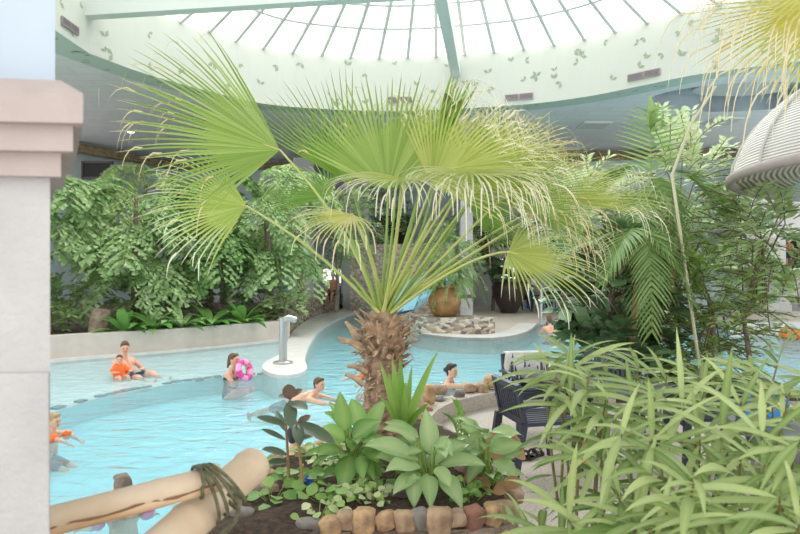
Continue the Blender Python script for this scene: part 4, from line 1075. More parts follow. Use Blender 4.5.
for i, (px, py, lm, n_, s, lb) in enumerate(CRP):
    b_ = G(px, py, SZ); b_.z = SZ; rnd = random.Random(100 + i)
    t = thing('creeper', lb, 'plant', b_, 0, 'creepers on the planter soil'); f, s_ = MB(), MB()
    for k in range(n_ * 2):
        a_ = rnd.uniform(0, 2 * PI); r_ = rnd.uniform(.0, .12); h = rnd.uniform(.015, .085)
        p = b_ + V((math.cos(a_) * r_, math.sin(a_) * r_ * .9, h)); s_.tube([b_ + V((math.cos(a_) * r_ * .3, math.sin(a_) * r_ * .3, -.01)), p], .0025, 4)
        f.leaf(p, V((math.cos(a_ + rnd.uniform(-1, 1)), math.sin(a_ + rnd.uniform(-1, 1)) - .4, rnd.uniform(-.4, .5))), V((rnd.uniform(-.4, .4), -.5, 1)), s * rnd.uniform(.8, 1.25), s * .8, .3, 'oval', 4, 0, .2)
    f.build('foliage', L[lm], t, b_); s_.build('stems', M['petiole_d'], t, b_)
# thin fern by terrace
fb = P(462, 452, 3.9); fb.z = SZ; fe = thing('fern', 'feathery fern between the planter and the pebble terrace', 'fern', fb)
for (tx, ty) in ((445, 415), (455, 402), (470, 425), (480, 432), (436, 440)):
    f, s_ = MB(), MB(); pinnate(f, s_, fb, P((tx + 462) / 2 + 4, (ty + 452) / 2 - 14, 3.9), P(tx, ty, 3.85), 12, .07, .02, random.Random(tx), .3, 3, 0, .004)
    fo = f.build('frond', L['creep'], fe, fb); so_ = s_.build('rachis', M['petiole_d'], fo); so_.location = -fb
# dry leaves
for i, (px, py, d, s) in enumerate(((500, 442, 4.1, .14), (490, 455, 3.8, .11), (510, 452, 4.1, .12), (478, 478, 3.4, .09), (505, 488, 3.2, .1))):
    f = MB(); p = P(px, py, d); rnd = random.Random(i); 
    for k in range(3): f.leaf(p, V((rnd.uniform(-1, 1), rnd.uniform(-.6, .2), rnd.uniform(-.2, .9))), (0, -1, .5), s, s * .7, .9, 'oval', 5, 0, .5)
    f.tube([p + V((0, 0, -.12 if i < 3 else -.06)), p], .004, 4)
    tag(f.build('dry_leaf', L['brown']), ('curled brown dry leaf below the back leg of the navy chair', 'curled brown dry leaf left of the chair leg, beside the broad leaves', 'curled brown dry leaf by the foot of the navy chair', 'small curled dry leaf above the front rocks', 'dry leaf at the right end of the planter wall')[i], 'leaf')
# blue scrap
f = MB(); p = P(308, 481, 3.4); f.box(p, (.045, .02, .05), Matrix.Rotation(.5, 3, 'Y')); f.box(p + V((-.015, 0, -.02)), (.02, .02, .05), Matrix.Rotation(-.6, 3, 'Y')); tag(f.build('plastic_scrap', M['bluetoy']), 'small bright blue plastic scrap between the rubber plant stems', 'scrap')

# rocks
def rock(c, sx, sy, sz, seed, m, label, group, name='rock'):
    bm = bmesh.new(); bmesh.ops.create_icosphere(bm, subdivisions=3, radius=1)
    o_ = V((seed * 3.7, seed * 1.3, seed * .7))
    for v in bm.verts:
        k = 1 + .42 * noise.noise(v.co * 1.1 + o_) + .2 * noise.noise(v.co * 2.3 + o_) + .06 * noise.noise(v.co * 6 + o_)
        c3 = v.co * k
        c3 = V([math.copysign(abs(x) ** .62, x) for x in c3])
        v.co = V((c3.x * sx, c3.y * sy, c3.z * sz))
    rot = Matrix.Rotation(seed * 1.7 % .6 - .3, 4, 'Z') @ Matrix.Rotation(seed * 2.3 % .5 - .25, 4, 'Y')
    bmesh.ops.transform(bm, matrix=rot, verts=bm.verts)
    me = bpy.data.meshes.new(name); bm.to_mesh(me); bm.free()
    for p in me.polygons: p.use_smooth = True
    me.materials.append(m); o = bpy.data.objects.new(name, me); C.objects.link(o); o.location = c
    return tag(o, label, 'rock', group)
RK = ['rock1', 'rock2', 'rock5', 'rock4', 'rock1', 'rock2', 'rock5', 'rock3']
rnd = random.Random(9); sdn = 0
for row, (z, xs0, xs1, nn, lab) in enumerate(((SZ + .005, -.47, .5, 11, 'in the top course of the planter front wall'), (SZ - .1, -.5, .55, 10, 'in the second course of the planter front wall'))):
    for i in range(nn):
        x = xs0 + (xs1 - xs0) * (i + .5) / nn + rnd.uniform(-.012, .012); sdn += 1
        y = 2.93 - .02 * row + (.12 * (x / .5) ** 2 if x > 0 else .0) + rnd.uniform(-.015, .015)
        rock(V((x, y, z + rnd.uniform(-.012, .02))), rnd.uniform(.04, .066), .05, rnd.uniform(.036, .07) , sdn, M[RK[rnd.randrange(8)]], '%s rock from the left %s' % (ORD[i], lab), 'rocks of the planter front wall')
# back and side edge stones of the planter
for i, (px, py, s, m) in enumerate(((262, 478, .07, 'rock1'), (275, 462, .06, 'rock2'), (268, 490, .06, 'rock2'), (308, 452, .06, 'rock1'), (322, 446, .055, 'rock1'), (250, 495, .06, 'rock3'), (240, 515, .06, 'rock3'))):
    p = G(px, py, SZ); sdn += 1; p.z = SZ + .0
    rock(p, s, s * .9, s * .7, sdn, M[m], ('largest tan stone beside the end of the bamboo post', 'brown stone behind the end of the bamboo post', 'brown stone in front of the bamboo post end', 'tan stone behind the rubber plant', 'tan stone by the variegated creeper on the back edge', 'grey stone right of the rope lashing', 'small grey stone below the bamboo post')[i], 'edge stones of the planter')
rock(V((-.02, 3.3, SZ + .02)), .07, .05, .05, 77, M['rock3'], 'dark grey stone lying on the soil below the pale broad leaves', 'edge stones of the planter')
# right side of planter towards the terrace
for i, (px, py, d, s, m) in enumerate(((468, 470, 3.8, .08, 'rock2'), (462, 448, 4.2, .075, 'rock1'), (446, 436, 4.7, .075, 'rock2'), (500, 498, 3.1, .07, 'rock1'), (512, 484, 3.35, .06, 'rock2'), (430, 420, 5.3, .1, 'rock1'), (416, 436, 4.6, .07, 'rock2'))):
    sdn += 1; p = P(px, py, d); p.z = min(p.z, (SZ if d < 4.4 else TZ + .2)); rock(p, s, s, s * .75, sdn, M[m], ('brown rock behind the broad-leaved plants by the terrace', 'tan rock at the foot of the fern', 'brown rock above the fern', 'tan rock at the right end of the planter wall', 'brown rock below the foot of the navy chair', 'tan rock where the terrace kerb meets the palm planter', 'brown rock just right of the palm trunk')[i], 'rocks between planter and terrace')
# rim rocks on the terrace kerb
k = 0
for deg in range(82, 210, 6):
    a_ = math.radians(deg + rnd.uniform(-1.5, 1.5)); s_ = rnd.uniform(.06, .095); low = k % 2
    p = TC + V((math.cos(a_), math.sin(a_), 0)) * (TR + (.08 if low else .16) + rnd.uniform(-.03, .03)); p.z = TZ + (.15 if low else .23) + rnd.uniform(-.02, .04); sdn += 1
    rock(p, s_ * rnd.uniform(.9, 1.3), s_, s_ * rnd.uniform(.8, 1.25), sdn, M[RK[rnd.randrange(8)]], '%s %s rock along the curved kerb, counted from behind the chair' % (ORD[k // 2], 'lower waterside' if low else 'upper'), 'rim rocks of the curved kerb'); k += 1

# ================================================================== bamboo rail
def bamboo(mb, pts, r, nodes, n=14, m=0):
    a_, b_ = V(pts[0]), V(pts[1]); P_, RR = [], []
    for k in range(41):
        t = k / 40; bump = 0
        for nd in nodes: bump = max(bump, math.exp(-((t - nd) / .012) ** 2))
        P_.append(a_.lerp(b_, t)); RR.append(r * (1 + .10 * bump))
    mb.tube(P_, RR, n, m)
ra_, rb_ = P(-30, 540, 1.45), P(221, 476, 1.72)
rail = thing('bamboo_rail', 'split pale bamboo rail lashed across the bamboo post', 'rail', (ra_ + rb_) / 2); of = (ra_ + rb_) / 2
m1 = MB(); bamboo(m1, (ra_, rb_), .033, (.18, .73)); m1.build('culm', M['bamboo'], rail, of)
m1 = MB(); dd = (rb_ - ra_).normalized()
dn = V((0, -.93, -.36)); 
pts = [ra_.lerp(rb_, t) + dn * .0345 + V((0, 0, .004 * math.sin(t * 21))) for t in [.05 + .94 * k / 16 for k in range(17)]]
m1.tube(pts, [.0048 + .0016 * math.sin(k * 2.1) for k in range(17)], 5); m1.build('split', M['bamboo_cut'], rail, of)['label'] = 'dark crack along the underside'
m1 = MB(); m1.tube([ra_.lerp(rb_, t) + V((0, -.014, -.02)) for t in (.02, .35, .7, .99)], [.018, .019, .019, .017], 10); m1.build('lower_half', M['bamboo2'], rail, of)
pa_, pb_ = P(120, 585, 1.45), P(254, 464, 2.0)
post = thing('bamboo_post', 'thick pale bamboo pole slanting up to its cut end at the planter', 'post', (pa_ + pb_) / 2); of = (pa_ + pb_) / 2
m1 = MB(); bamboo(m1, (pa_, pb_), .056, (.42, .955), 18); m1.build('culm', M['bamboo'], post, of)
m1 = MB(); dd = (pb_ - pa_).normalized(); m1.tube([pb_ - dd * .005, pb_ + dd * .002], [.046, .046], 16); m1.build('cut_end', M['bamboo2'], post, of)['label'] = 'tan sawn end'
# rope
rc = P(214, 492, 1.76)
rp2 = MB()
axr = (rb_ - ra_).normalized(); axp = (pb_ - pa_).normalized()
def coil(c, ax, rad, turns, pitch, ph, rr_, start=0):
    u = ax.cross(V((0, 0, 1))).normalized(); w = ax.cross(u); pts = []
    for k in range(int(turns * 18) + 1):
        a_ = 2 * PI * k / 18 + ph; pts.append(c + ax * (start + pitch * k / 18) + u * math.cos(a_) * rad + w * math.sin(a_) * rad)
    rp2.tube(pts, rr_, 6)
coil(P(199, 482, 1.68), axr, .043, 1.0, .006, 0, .0052)
for k in range(4):
    # loops crossing from the rail to the post
    c1, c2 = P(201 + k * 4.6, 477 - k, 1.69), P(212 + k * 7, 512 - k * 6, 1.74)
    ax = ((axr + axp * .6)).normalized(); mid = (c1 + c2) / 2; e = (c2 - c1) / 2
    v1 = e.normalized(); v2 = ax.cross(v1).normalized()
    pts = [mid + v1 * math.cos(a_) * (e.length + .032) + v2 * math.sin(a_) * .06 + ax * (k * .004 + .003 * math.sin(a_ * 2)) for a_ in [2 * PI * j / 26 for j in range(27)]]
    rp2.tube(pts, .0050, 6)
for dx in (0, .016): rp2.tube([P(228, 494, 1.7) + V((dx, 0, 0)), P(240, 502, 1.68), P(236, 520, 1.68), P(222 + dx * 200, 533, 1.7), P(214 + dx * 300, 548, 1.72)], .0062, 6)
tag(rp2.build('rope_lashing', M['rope']), 'olive green rope lashing the bamboo rail to the post', 'rope')

# ================================================================== long-leaved shrubs at the right
CL = [[(548, 360, 2.9), (556, 376, 2.7), (572, 352, 2.9), (566, 368, 2.8), (570, 395, 2.6)],
      [(590, 372, 2.5), (604, 352, 3.0), (622, 434, 2.1), (596, 425, 2.5), (600, 455, 2.3), (606, 400, 2.5)],
      [(568, 520, 2.0), (596, 520, 1.95), (616, 490, 2.0), (640, 522, 1.85), (540, 530, 2.2), (512, 525, 2.4)],
      [(640, 362, 2.9), (655, 398, 2.4), (668, 372, 2.8), (652, 440, 2.1), (632, 395, 2.6), (684, 405, 2.4)],
      [(695, 478, 1.8), (662, 470, 2.0), (700, 525, 1.75), (672, 512, 1.9), (728, 500, 1.8), (650, 530, 1.8)],
      [(700, 358, 3.0), (725, 372, 2.8), (742, 402, 2.4), (722, 425, 2.2), (752, 372, 2.8), (700, 440, 2.2), (705, 390, 2.5)],
      [(778, 362, 2.8), (790, 392, 2.3), (762, 436, 2.0), (800, 440, 1.8), (785, 412, 2.2), (815, 380, 2.5), (770, 388, 2.4)],
      [(745, 520, 1.75), (780, 495, 1.7), (800, 525, 1.65), (765, 465, 1.9), (815, 470, 1.75), (740, 460, 2.0)]]
CLL = ['long-leaved shrub in front of the navy chair', 'long-leaved shrub right of the navy chair, with a large pale leaf whorl', 'low long-leaved shrub at the bottom, right of the planter wall', 'long-leaved shrub in front of the dark chair back', 'long-leaved shrub with the big drooping leaves at the bottom centre right', 'long-leaved shrub in front of the blue bag', 'long-leaved shrub at the right edge below the side basin', 'long-leaved shrub in the bottom right corner']
for gi, (cl, lb) in enumerate(zip(CL, CLL)):
    rnd = random.Random(200 + gi)
    mx = sum(c[0] for c in cl) / len(cl); md = sum(c[2] for c in cl) / len(cl)
    b_ = V((max(.78, (mx - 400) / F * md * .98), min(3.1, max(1.75, md + .15)), TZ + .1))
    t = thing('long_leaved_shrub', lb, 'shrub', b_, 0, 'long-leaved shrubs in the foreground')
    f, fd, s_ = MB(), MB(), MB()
    for ci, c in enumerate(cl):
        n_ = P(*c); mid = (b_ + n_) / 2 + V((rnd.uniform(-.08, .08), rnd.uniform(-.05, .05), .18))
        pts = bez(b_ + V((rnd.uniform(-.06, .06), rnd.uniform(-.06, .06), 0)), mid, n_, 12)
        s_.tube(pts, [.009 * (1 - .75 * k / 12) + .0012 for k in range(13)], 5)
        d0 = (pts[-1] - pts[-3]).normalized(); d0 = (d0 + V((0, 0, -.1))).normalized()
        u = d0.cross(V((0, 0, 1))).normalized(); w = d0.cross(u)
        for k in range(9):
            a_ = k * 2.39996 + rnd.uniform(-.3, .3); ln = rnd.uniform(.19, .33) * (.85 + .15 * c[2] / 2)
            d = d0 * rnd.uniform(.1, .8) + u * math.cos(a_) + w * math.sin(a_) * .8 + V((0, -.25, -.26))
            p = n_ - d0 * rnd.uniform(0, .10)
            f.leaf(p, d, V((rnd.uniform(-.3, .3), -.45, 1)), ln, ln * rnd.uniform(.08, .118), rnd.uniform(.3, 1.0), 'lance', 8, 0, .22, .0, 0, 0, .3)
        for k in range(6):
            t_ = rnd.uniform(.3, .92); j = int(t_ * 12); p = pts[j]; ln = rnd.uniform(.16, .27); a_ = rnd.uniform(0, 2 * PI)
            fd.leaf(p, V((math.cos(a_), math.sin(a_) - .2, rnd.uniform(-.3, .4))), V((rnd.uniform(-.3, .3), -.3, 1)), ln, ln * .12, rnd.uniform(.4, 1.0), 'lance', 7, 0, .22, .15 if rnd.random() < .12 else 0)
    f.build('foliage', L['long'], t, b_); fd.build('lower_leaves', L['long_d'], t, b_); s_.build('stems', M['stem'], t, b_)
# ================================================================== PEOPLE
def remeshed(mb, name, mats, voxel, parent, smooth=3):
    o = mb.build('tmp_' + name, mats)
    md = o.modifiers.new('r', 'REMESH'); md.mode = 'VOXEL'; md.voxel_size = voxel; md.use_smooth_shade = True
    ms = o.modifiers.new('s', 'SMOOTH'); ms.factor = .5; ms.iterations = smooth
    me = bpy.data.meshes.new_from_object(o.evaluated_get(bpy.context.evaluated_depsgraph_get()))
    old = o.data; bpy.data.objects.remove(o); bpy.data.meshes.remove(old)
    me.materials.clear()
    for m in (mats if isinstance(mats, (list, tuple)) else [mats]): me.materials.append(m)
    o = bpy.data.objects.new(name, me); C.objects.link(o); o.parent = parent
    return o
def hand(b, el, wr, side, curl=.35, s=1.0):
    d = (wr - el).normalized(); u = d.cross(V((0, 0, 1)))
    if u.length < .15: u = d.cross(V((1, 0, 0)))
    u.normalize(); nn = u.cross(d)                      # u: across the palm, nn: back of the hand
    if nn.z < 0: nn, u = -nn, -u
    pe = wr + d * .085 * s
    for k in (-1, 0, 1): b.capsule(wr + d * .012 * s + u * k * .012 * s, .018 * s, pe + u * k * .025 * s, .0155 * s, 8)
    for k, ln in ((-1.5, .062), (-.5, .074), (.5, .07), (1.5, .056)):
        p = pe + u * k * .0195 * s; d1 = (d + u * k * .07 - nn * curl * .5).normalized(); d2 = (d1 - nn * curl).normalized()
        q = p + d1 * ln * .55 * s; b.capsule(p - d * .01 * s, .0105 * s, q, .0095 * s, 8); b.capsule(q, .0095 * s, q + d2 * ln * .5 * s, .008 * s, 8)
    t0 = wr + d * .03 * s + u * side * .028 * s; t1 = t0 + (d * .6 + u * side * .8 - nn * .2).normalized() * .04 * s
    b.capsule(t0, .014 * s, t1, .0115 * s, 8); b.capsule(t1, .0115 * s, t1 + (d * .9 + u * side * .3 - nn * .25).normalized() * .03 * s, .009 * s, 8)
def person(label, cat, loc, rz, J, skin, hair, clothes, s=1.0, look=(1, 0, 0), bun=None, group=None):
    "J: joints in metres, facing +X, left is +Y; s scales the whole figure"
    t = thing('person', label, cat, loc, rz, group)
    J = {k: V(v) * s for k, v in J.items()}
    b = MB(); r = lambda x: x * s
    side = (J['sl'] - J['sr']).normalized(); tor = (J['neck'] - J['pel'])
    up = tor.normalized(); fw = side.cross(up).normalized()
    hd = J['head']; lk = V(look).normalized()
    hs = V((0, 0, 1)).cross(lk).normalized(); hu = lk.cross(hs); Mh = Matrix((lk, hs, hu)).transposed()
    hsz = s if s > .75 else s * 1.16                     # children have larger heads
    h = lambda x, y, z: hd + Mh @ V((x, y, z)) * hsz
    # head with brow, nose, jaw, ears
    b.ball(hd, V((.092, .074, .108)) * hsz, 16, 12, 0, Mh)
    b.capsule(h(.03, 0, -.045), .058 * hsz, h(.052, 0, -.085), .034 * hsz)
    b.capsule(h(.088, 0, .012), .010 * hsz, h(.106, 0, -.024), .014 * hsz, 8)
    b.capsule(h(.074, -.034, .026), .014 * hsz, h(.074, .034, .026), .014 * hsz, 8)
    for y in (-1, 1): b.ball(h(-.008, .076 * y, -.008), V((.02, .012, .032)) * hsz, 8, 6, 0, Mh)
    b.capsule(J['neck'] - up * r(.03), r(.056), h(-.012, 0, -.07), r(.05))
    # torso
    b.capsule(J['sl'], r(.056), J['sr'], r(.056))
    mid = J['neck'].lerp(J['pel'], .45)
    for k in (-1, 1):
        b.capsule(J['neck'] + side * k * r(.085) - up * r(.12), r(.098), mid + side * k * r(.05), r(.088))
        b.capsule(mid + side * k * r(.05), r(.088), J['pel'] + side * k * r(.065), r(.1))
        b.capsule(J['neck'] - up * r(.02), r(.06), (J['sl'] if k > 0 else J['sr']) + up * r(.0), r(.055))
    for sd, k in (('l', 1), ('r', -1)):
        b.capsule(J['s' + sd], r(.054), J['e' + sd], r(.041)); b.capsule(J['e' + sd], r(.041), J['w' + sd], r(.027))
        hand(b, J['e' + sd], J['w' + sd], -k, s=s)
        b.capsule(J['h' + sd], r(.088), J['k' + sd], r(.058)); b.capsule(J['k' + sd], r(.056), J['a' + sd], r(.036))
        sh = (J['a' + sd] - J['k' + sd]).normalized(); ft = fw - sh * fw.dot(sh) * .9
        if ft.length < .2: ft = V((0, 0, 1)).cross(side) * .5 + sh * .5
        ft.normalize(); b.capsule(J['a' + sd] + sh * r(.03) - ft * r(.03), r(.036), J['a' + sd] + sh * r(.045) + ft * r(.14), r(.028))
    body = remeshed(b, 'body', M[skin], .0085 * max(s, .7), t)
    # face
    for y in (-1, 1):
        e = MB(); e.ball(h(.086, .03 * y, .004), V((.008, .013, .007)) * hsz, 8, 6, 0, Mh); e.build('eye', M['eye'], t)
    e = MB(); e.capsule(h(.088, -.02, -.058), .0065 * hsz, h(.088, .02, -.058), .0065 * hsz, 8); e.build('mouth', M['lip'], t)
    hb = MB(); hb.ball(h(-.022, 0, .022), V((.096, .083, .106)) * hsz, 16, 12, 0, Mh); hb.capsule(h(-.05, 0, -.02), .066 * hsz, h(-.06, 0, -.05), .05 * hsz)
    hb.capsule(h(.045, -.04, .085), .03 * hsz, h(.045, .04, .085), .03 * hsz, 8)
    if bun == 'bun': hb.ball(h(-.125, 0, .01), .042 * hsz)
    if bun == 'tail': hb.capsule(h(-.1, 0, .0), .035 * hsz, h(-.14, 0, -.13), .02 * hsz)
    remeshed(hb, 'hair', M[hair], .012 * max(s, .7), t, 2)
    if bun == 'tail':
        e = MB(); e.tube([h(-.112, 0, -.03) + Mh @ V((.0, math.cos(a) * .035, math.sin(a) * .012)) * hsz for a in [2 * PI * k / 10 for k in range(11)]], .012 * hsz, 6); e.build('hair_band', M['green'], t)
    for c in clothes:
        kind, m = c[0], c[1]; q = MB()
        if kind == 'suit' or kind == 'shirt' or kind == 'vest':
            top_ = .16 if kind == 'suit' else .09
            bt_ = J['pel'] if kind != 'vest' else J['neck'].lerp(J['pel'], .7)
            inf = {'suit': .008, 'shirt': .02, 'vest': .035}[kind]
            for k in (-1, 1):
                q.capsule(J['neck'] + side * k * r(.085) - up * r(top_), r(.098 + inf), mid + side * k * r(.05), r(.088 + inf)); q.capsule(mid + side * k * r(.05), r(.088 + inf), bt_ + side * k * r(.065), r(.1 + inf))
                if kind == 'suit': q.capsule(J['neck'] + side * k * r(.07) - up * r(.01) + fw * r(.05), r(.016), J['neck'] + side * k * r(.07) - up * r(.16) + fw * r(.085), r(.02))
                if kind == 'suit': q.capsule(J['neck'] + side * k * r(.07) - up * r(.01), r(.022), J['neck'] + side * k * r(.07) - up * r(.16) - fw * r(.085), r(.02))
            if kind == 'shirt':
                for sd in 'lr': q.capsule(J['s' + sd], r(.07), J['s' + sd].lerp(J['e' + sd], .75), r(.062))
            remeshed(q, {'suit': 'swimsuit', 'shirt': 'shirt', 'vest': 'swim_vest'}[kind], M[m], .012 * max(s, .7), t, 2)
        elif kind in ('shorts', 'trousers'):
            q.capsule(J['hl'], r(.108), J['hr'], r(.108)); q.capsule(J['pel'], r(.118), J['pel'] + up * r(.06), r(.112))
            for sd in 'lr':
                q.capsule(J['h' + sd], r(.102), J['h' + sd].lerp(J['k' + sd], .6 if kind == 'shorts' else 1), r(.085 if kind == 'shorts' else .07))
                if kind == 'trousers': q.capsule(J['k' + sd], r(.07), J['a' + sd], r(.055))
            remeshed(q, kind, M[m], .012 * max(s, .7), t, 2)
        elif kind == 'armband':
            for sd in c[2]:
                a_ = J['s' + sd].lerp(J['e' + sd], .35); b_ = J['s' + sd].lerp(J['e' + sd], .95); q = MB()
                q.tube([a_.lerp(b_, x) for x in (0, .15, .35, .5, .65, .85, 1)], [r(x) for x in (.052, .078, .09, .085, .09, .078, .05)], 14)
                q.build('armband', M[m], t)
    return t
SW = dict(head=(.03, 0, .27), neck=(0, 0, .10), sl=(0, .165, .04), sr=(0, -.165, .04), pel=(-.03, 0, -.36), hl=(-.03, .09, -.38), hr=(-.03, -.09, -.38),
          kl=(.33, .11, -.44), kr=(.33, -.11, -.44), al=(.0, .1, -.5), ar=(.0, -.1, -.5),
          el=(.15, .26, -.14), er=(.15, -.26, -.14), wl=(.38, .2, -.06), wr=(.38, -.2, -.06))
def pose(base_, **k):
    d = dict(base_); d.update(k); return d
def at0(px, d, z=0): return V(((px - 400) / F * d, d, z))
RD = math.radians
person('man sitting in the shallow water holding a small child in an orange vest', 'person', at0(130, 11.7, -.02), RD(-28),
       pose(SW, head=(-.14, 0, .50), neck=(-.18, 0, .30), sl=(-.17, .19, .24), sr=(-.17, -.19, .24), pel=(0, 0, -.08), hl=(.02, .1, -.08), hr=(.02, -.1, -.08), kl=(.42, .14, .04), kr=(.42, -.16, .0), al=(.8, .16, -.12), ar=(.8, -.18, -.12),
            el=(.0, .3, .05), er=(-.02, -.3, .06), wl=(.16, .14, .1), wr=(.14, -.14, .1)), 'skin', 'hair_b', [('shorts', 'navycloth')], 1.0, (.75, -.5, -.2))
person('small child in an orange swim vest sitting on the lap of the man', 'person', at0(119.5, 11.35, .08), RD(-45),
       pose(SW, head=(.0, 0, .38), neck=(-.02, 0, .22), sl=(0, .13, .17), sr=(0, -.13, .17), pel=(0, 0, -.16), hl=(.0, .08, -.17), hr=(.0, -.08, -.17), kl=(.32, .12, -.1), kr=(.32, -.12, -.1), al=(.5, .12, -.3), ar=(.5, -.12, -.3), el=(.06, .24, .02), er=(.06, -.24, .02), wl=(.26, .2, .05), wr=(.26, -.2, .05)), 'skin', 'hair_b', [('vest', 'orange'), ('armband', 'orange', 'lr')], .62, (.8, -.3, 0))
person('woman with a green hair band in the shallow end, holding up the pink swim ring', 'person', at0(233, 11.2, -.07), RD(-14),
       pose(SW, head=(.02, 0, .40), neck=(-.02, 0, .22), sl=(-.01, .17, .15), sr=(-.01, -.17, .15), pel=(-.06, 0, -.24), hl=(-.05, .09, -.26), hr=(-.05, -.09, -.26), kl=(.32, .11, -.14), kr=(.32, -.11, -.14), al=(.05, .1, -.14), ar=(.05, -.1, -.14),
            el=(.16, .2, .0), er=(.14, -.24, .0), wl=(.24, .08, .2), wr=(.24, -.1, .08)), 'skin', 'hair_b', [('suit', 'black')], 1.0, (1, -.05, .08), 'tail')
person('boy with short brown hair swimming to the right in navy shorts', 'person', at0(314, 9.4), RD(-18),
       pose(SW, head=(.1, 0, .26), neck=(.0, 0, .08), sl=(-.01, .17, .03), sr=(-.01, -.17, .03), pel=(-.48, 0, -.1), hl=(-.5, .09, -.12), hr=(-.5, -.09, -.12), kl=(-.86, .13, -.25), kr=(-.86, -.13, -.23), al=(-1.15, .16, -.34), ar=(-1.15, -.16, -.32),
            el=(.24, .26, -.04), er=(.26, -.26, .0), wl=(.46, .22, -.08), wr=(.5, -.2, -.02)), 'skin', 'hair_b', [('shorts', 'navycloth')], .88, (1, -.25, .05))
person('swimmer behind the palm trunk reaching out an arm with an orange armband', 'person', at0(371, 11), RD(185),
       pose(SW, el=(.2, -.2, .1), wl=(.34, .2, -.04), er=(.3, -.1, .1), wr=(.58, -.06, .04)), 'skin', 'hair_l', [('armband', 'orange', 'r'), ('suit', 'navycloth')], .72)
person('woman with dark pinned-up hair stretching her arm towards the rim rocks', 'person', at0(449, 10.4), RD(-18),
       pose(SW, head=(.05, 0, .27), el=(-.12, .32, -.02), wl=(-.2, .56, -.05), er=(.32, -.16, .05), wr=(.56, -.1, .06)), 'skin', 'hair_d', [('suit', 'black')], 1.0, (1, -.35, .05), 'bun')
person('fair child with an orange armband at the very edge of the pillar', 'person', at0(54, 7.3, -.08), RD(-8),
       pose(SW, head=(.0, 0, .42), neck=(-.03, 0, .22), sl=(-.02, .15, .16), sr=(-.02, -.15, .16), pel=(-.1, 0, -.28), hl=(-.1, .09, -.3), hr=(-.1, -.09, -.3), er=(.2, -.2, .15), wr=(.36, -.16, .08), el=(.18, .22, .1), wl=(.34, .18, .05)), 'skin', 'hair_l', [('armband', 'orange', 'lr'), ('shorts', 'navycloth')], .66, (1, -.1, -.1))
person('child with grey brown hair and pink armbands below the bamboo rail', 'person', at0(123, 5.0, .02), RD(125),
       pose(SW, head=(.04, 0, .28), er=(.04, -.3, -.1), wr=(.22, -.36, -.16), el=(.04, .3, -.1), wl=(.22, .36, -.16)), 'skin', 'hair_g', [('armband', 'pink', 'lr'), ('shorts', 'pink')], .74, (1, .1, 0))
person('swimmer seen from behind at the far pool edge by the steel post', 'person', at0(550, 19), RD(100),
       pose(SW, head=(.05, 0, .36), neck=(0, 0, .18), sl=(0, .19, .12), sr=(0, -.19, .12), pel=(-.03, 0, -.3), hl=(-.03, .09, -.32), hr=(-.03, -.09, -.32)), 'skin', 'hair_b', [('shorts', 'navycloth')], 1.05)
person('dark-haired swimmer close to the planter, half hidden by the rubber plant', 'person', at0(294, 6.7), RD(5),
       pose(SW, head=(.02, 0, .22), neck=(-.02, 0, .05), sl=(0, .16, .0), sr=(0, -.16, .0), er=(.24, -.14, .08), wr=(.42, -.06, .2), wl=(.3, .2, -.1)), 'skin', 'hair_d', [('suit', 'navycloth')], .9, (.6, .8, 0))
SIT = dict(head=(.02, 0, 1.24), neck=(-.03, 0, 1.03), sl=(-.02, .18, .97), sr=(-.02, -.18, .97), pel=(-.08, 0, .53), hl=(-.06, .1, .52), hr=(-.06, -.1, .52), kl=(.36, .13, .5), kr=(.36, -.13, .5), al=(.4, .12, .09), ar=(.4, -.12, .09), el=(.08, .26, .74), er=(.08, -.26, .74), wl=(.3, .14, .64), wr=(.3, -.14, .64))
STAND = dict(head=(.02, 0, 1.58), neck=(0, 0, 1.40), sl=(0, .18, 1.34), sr=(0, -.18, 1.34), pel=(0, 0, .92), hl=(0, .09, .88), hr=(0, -.09, .88), kl=(.02, .1, .48), kr=(.02, -.1, .48), al=(-.02, .1, .08), ar=(-.02, -.1, .08), el=(-.02, .24, 1.08), er=(-.02, -.24, 1.08), wl=(.08, .24, .84), wr=(.08, -.24, .84))
person('tanned bather sitting on a chair behind the stacked stone wall', 'person', V(((333 - 400) / F * 26, 26, .43)), RD(-110), SIT, 'skin2', 'hair_d', [('shorts', 'black')], 1.0, (1, 0, -.1))
person('bare-chested child standing in the dark doorway at the upper right', 'person', V(((789 - 400) / F * 27.2, 27.2, 1.955)), RD(-150), STAND, 'skin2', 'hair_d', [('shorts', 'navycloth')], .74)
person('person in a white shirt and blue trousers standing on the far deck', 'person', V(((530 - 400) / F * 27.6, 27.6, .085)), RD(70), STAND, 'skin', 'hair_b', [('shirt', 'white'), ('trousers', 'blue')], 1.0)
# pink ring
rg = V(at0(244.5, 11.1, .16)); ring_t = thing('swim_ring', 'pink swim ring held upright by the woman in the shallow end', 'swim ring', rg)
b = MB(); ax = V((.75, -.55, .35)).normalized(); u = ax.cross(V((0, 0, 1))).normalized(); w_ = ax.cross(u)
for seg in range(8):
    q = MB(); q.tube([rg + (u * math.cos(a) * .8 + w_ * math.sin(a)) * .155 for a in [2 * PI * (seg + k / 5) / 8 for k in range(6)]], .055, 10, 0, False)
    b_off = len(b.v); b.v += q.v; b.t += q.t; b.f += [tuple(i + b_off for i in f_) for f_ in q.f]; b.m += [seg % 2] * len(q.f); b.sm += q.sm
b.build('tube', [M['pink'], M['pinkpale']], ring_t, rg)
q = MB(); q.capsule(rg + w_ * .0 + u * .1 + ax * .05, .012, rg + u * .1 + ax * .075, .008, 8); q.build('valve', M['pinkpale'], ring_t, rg)

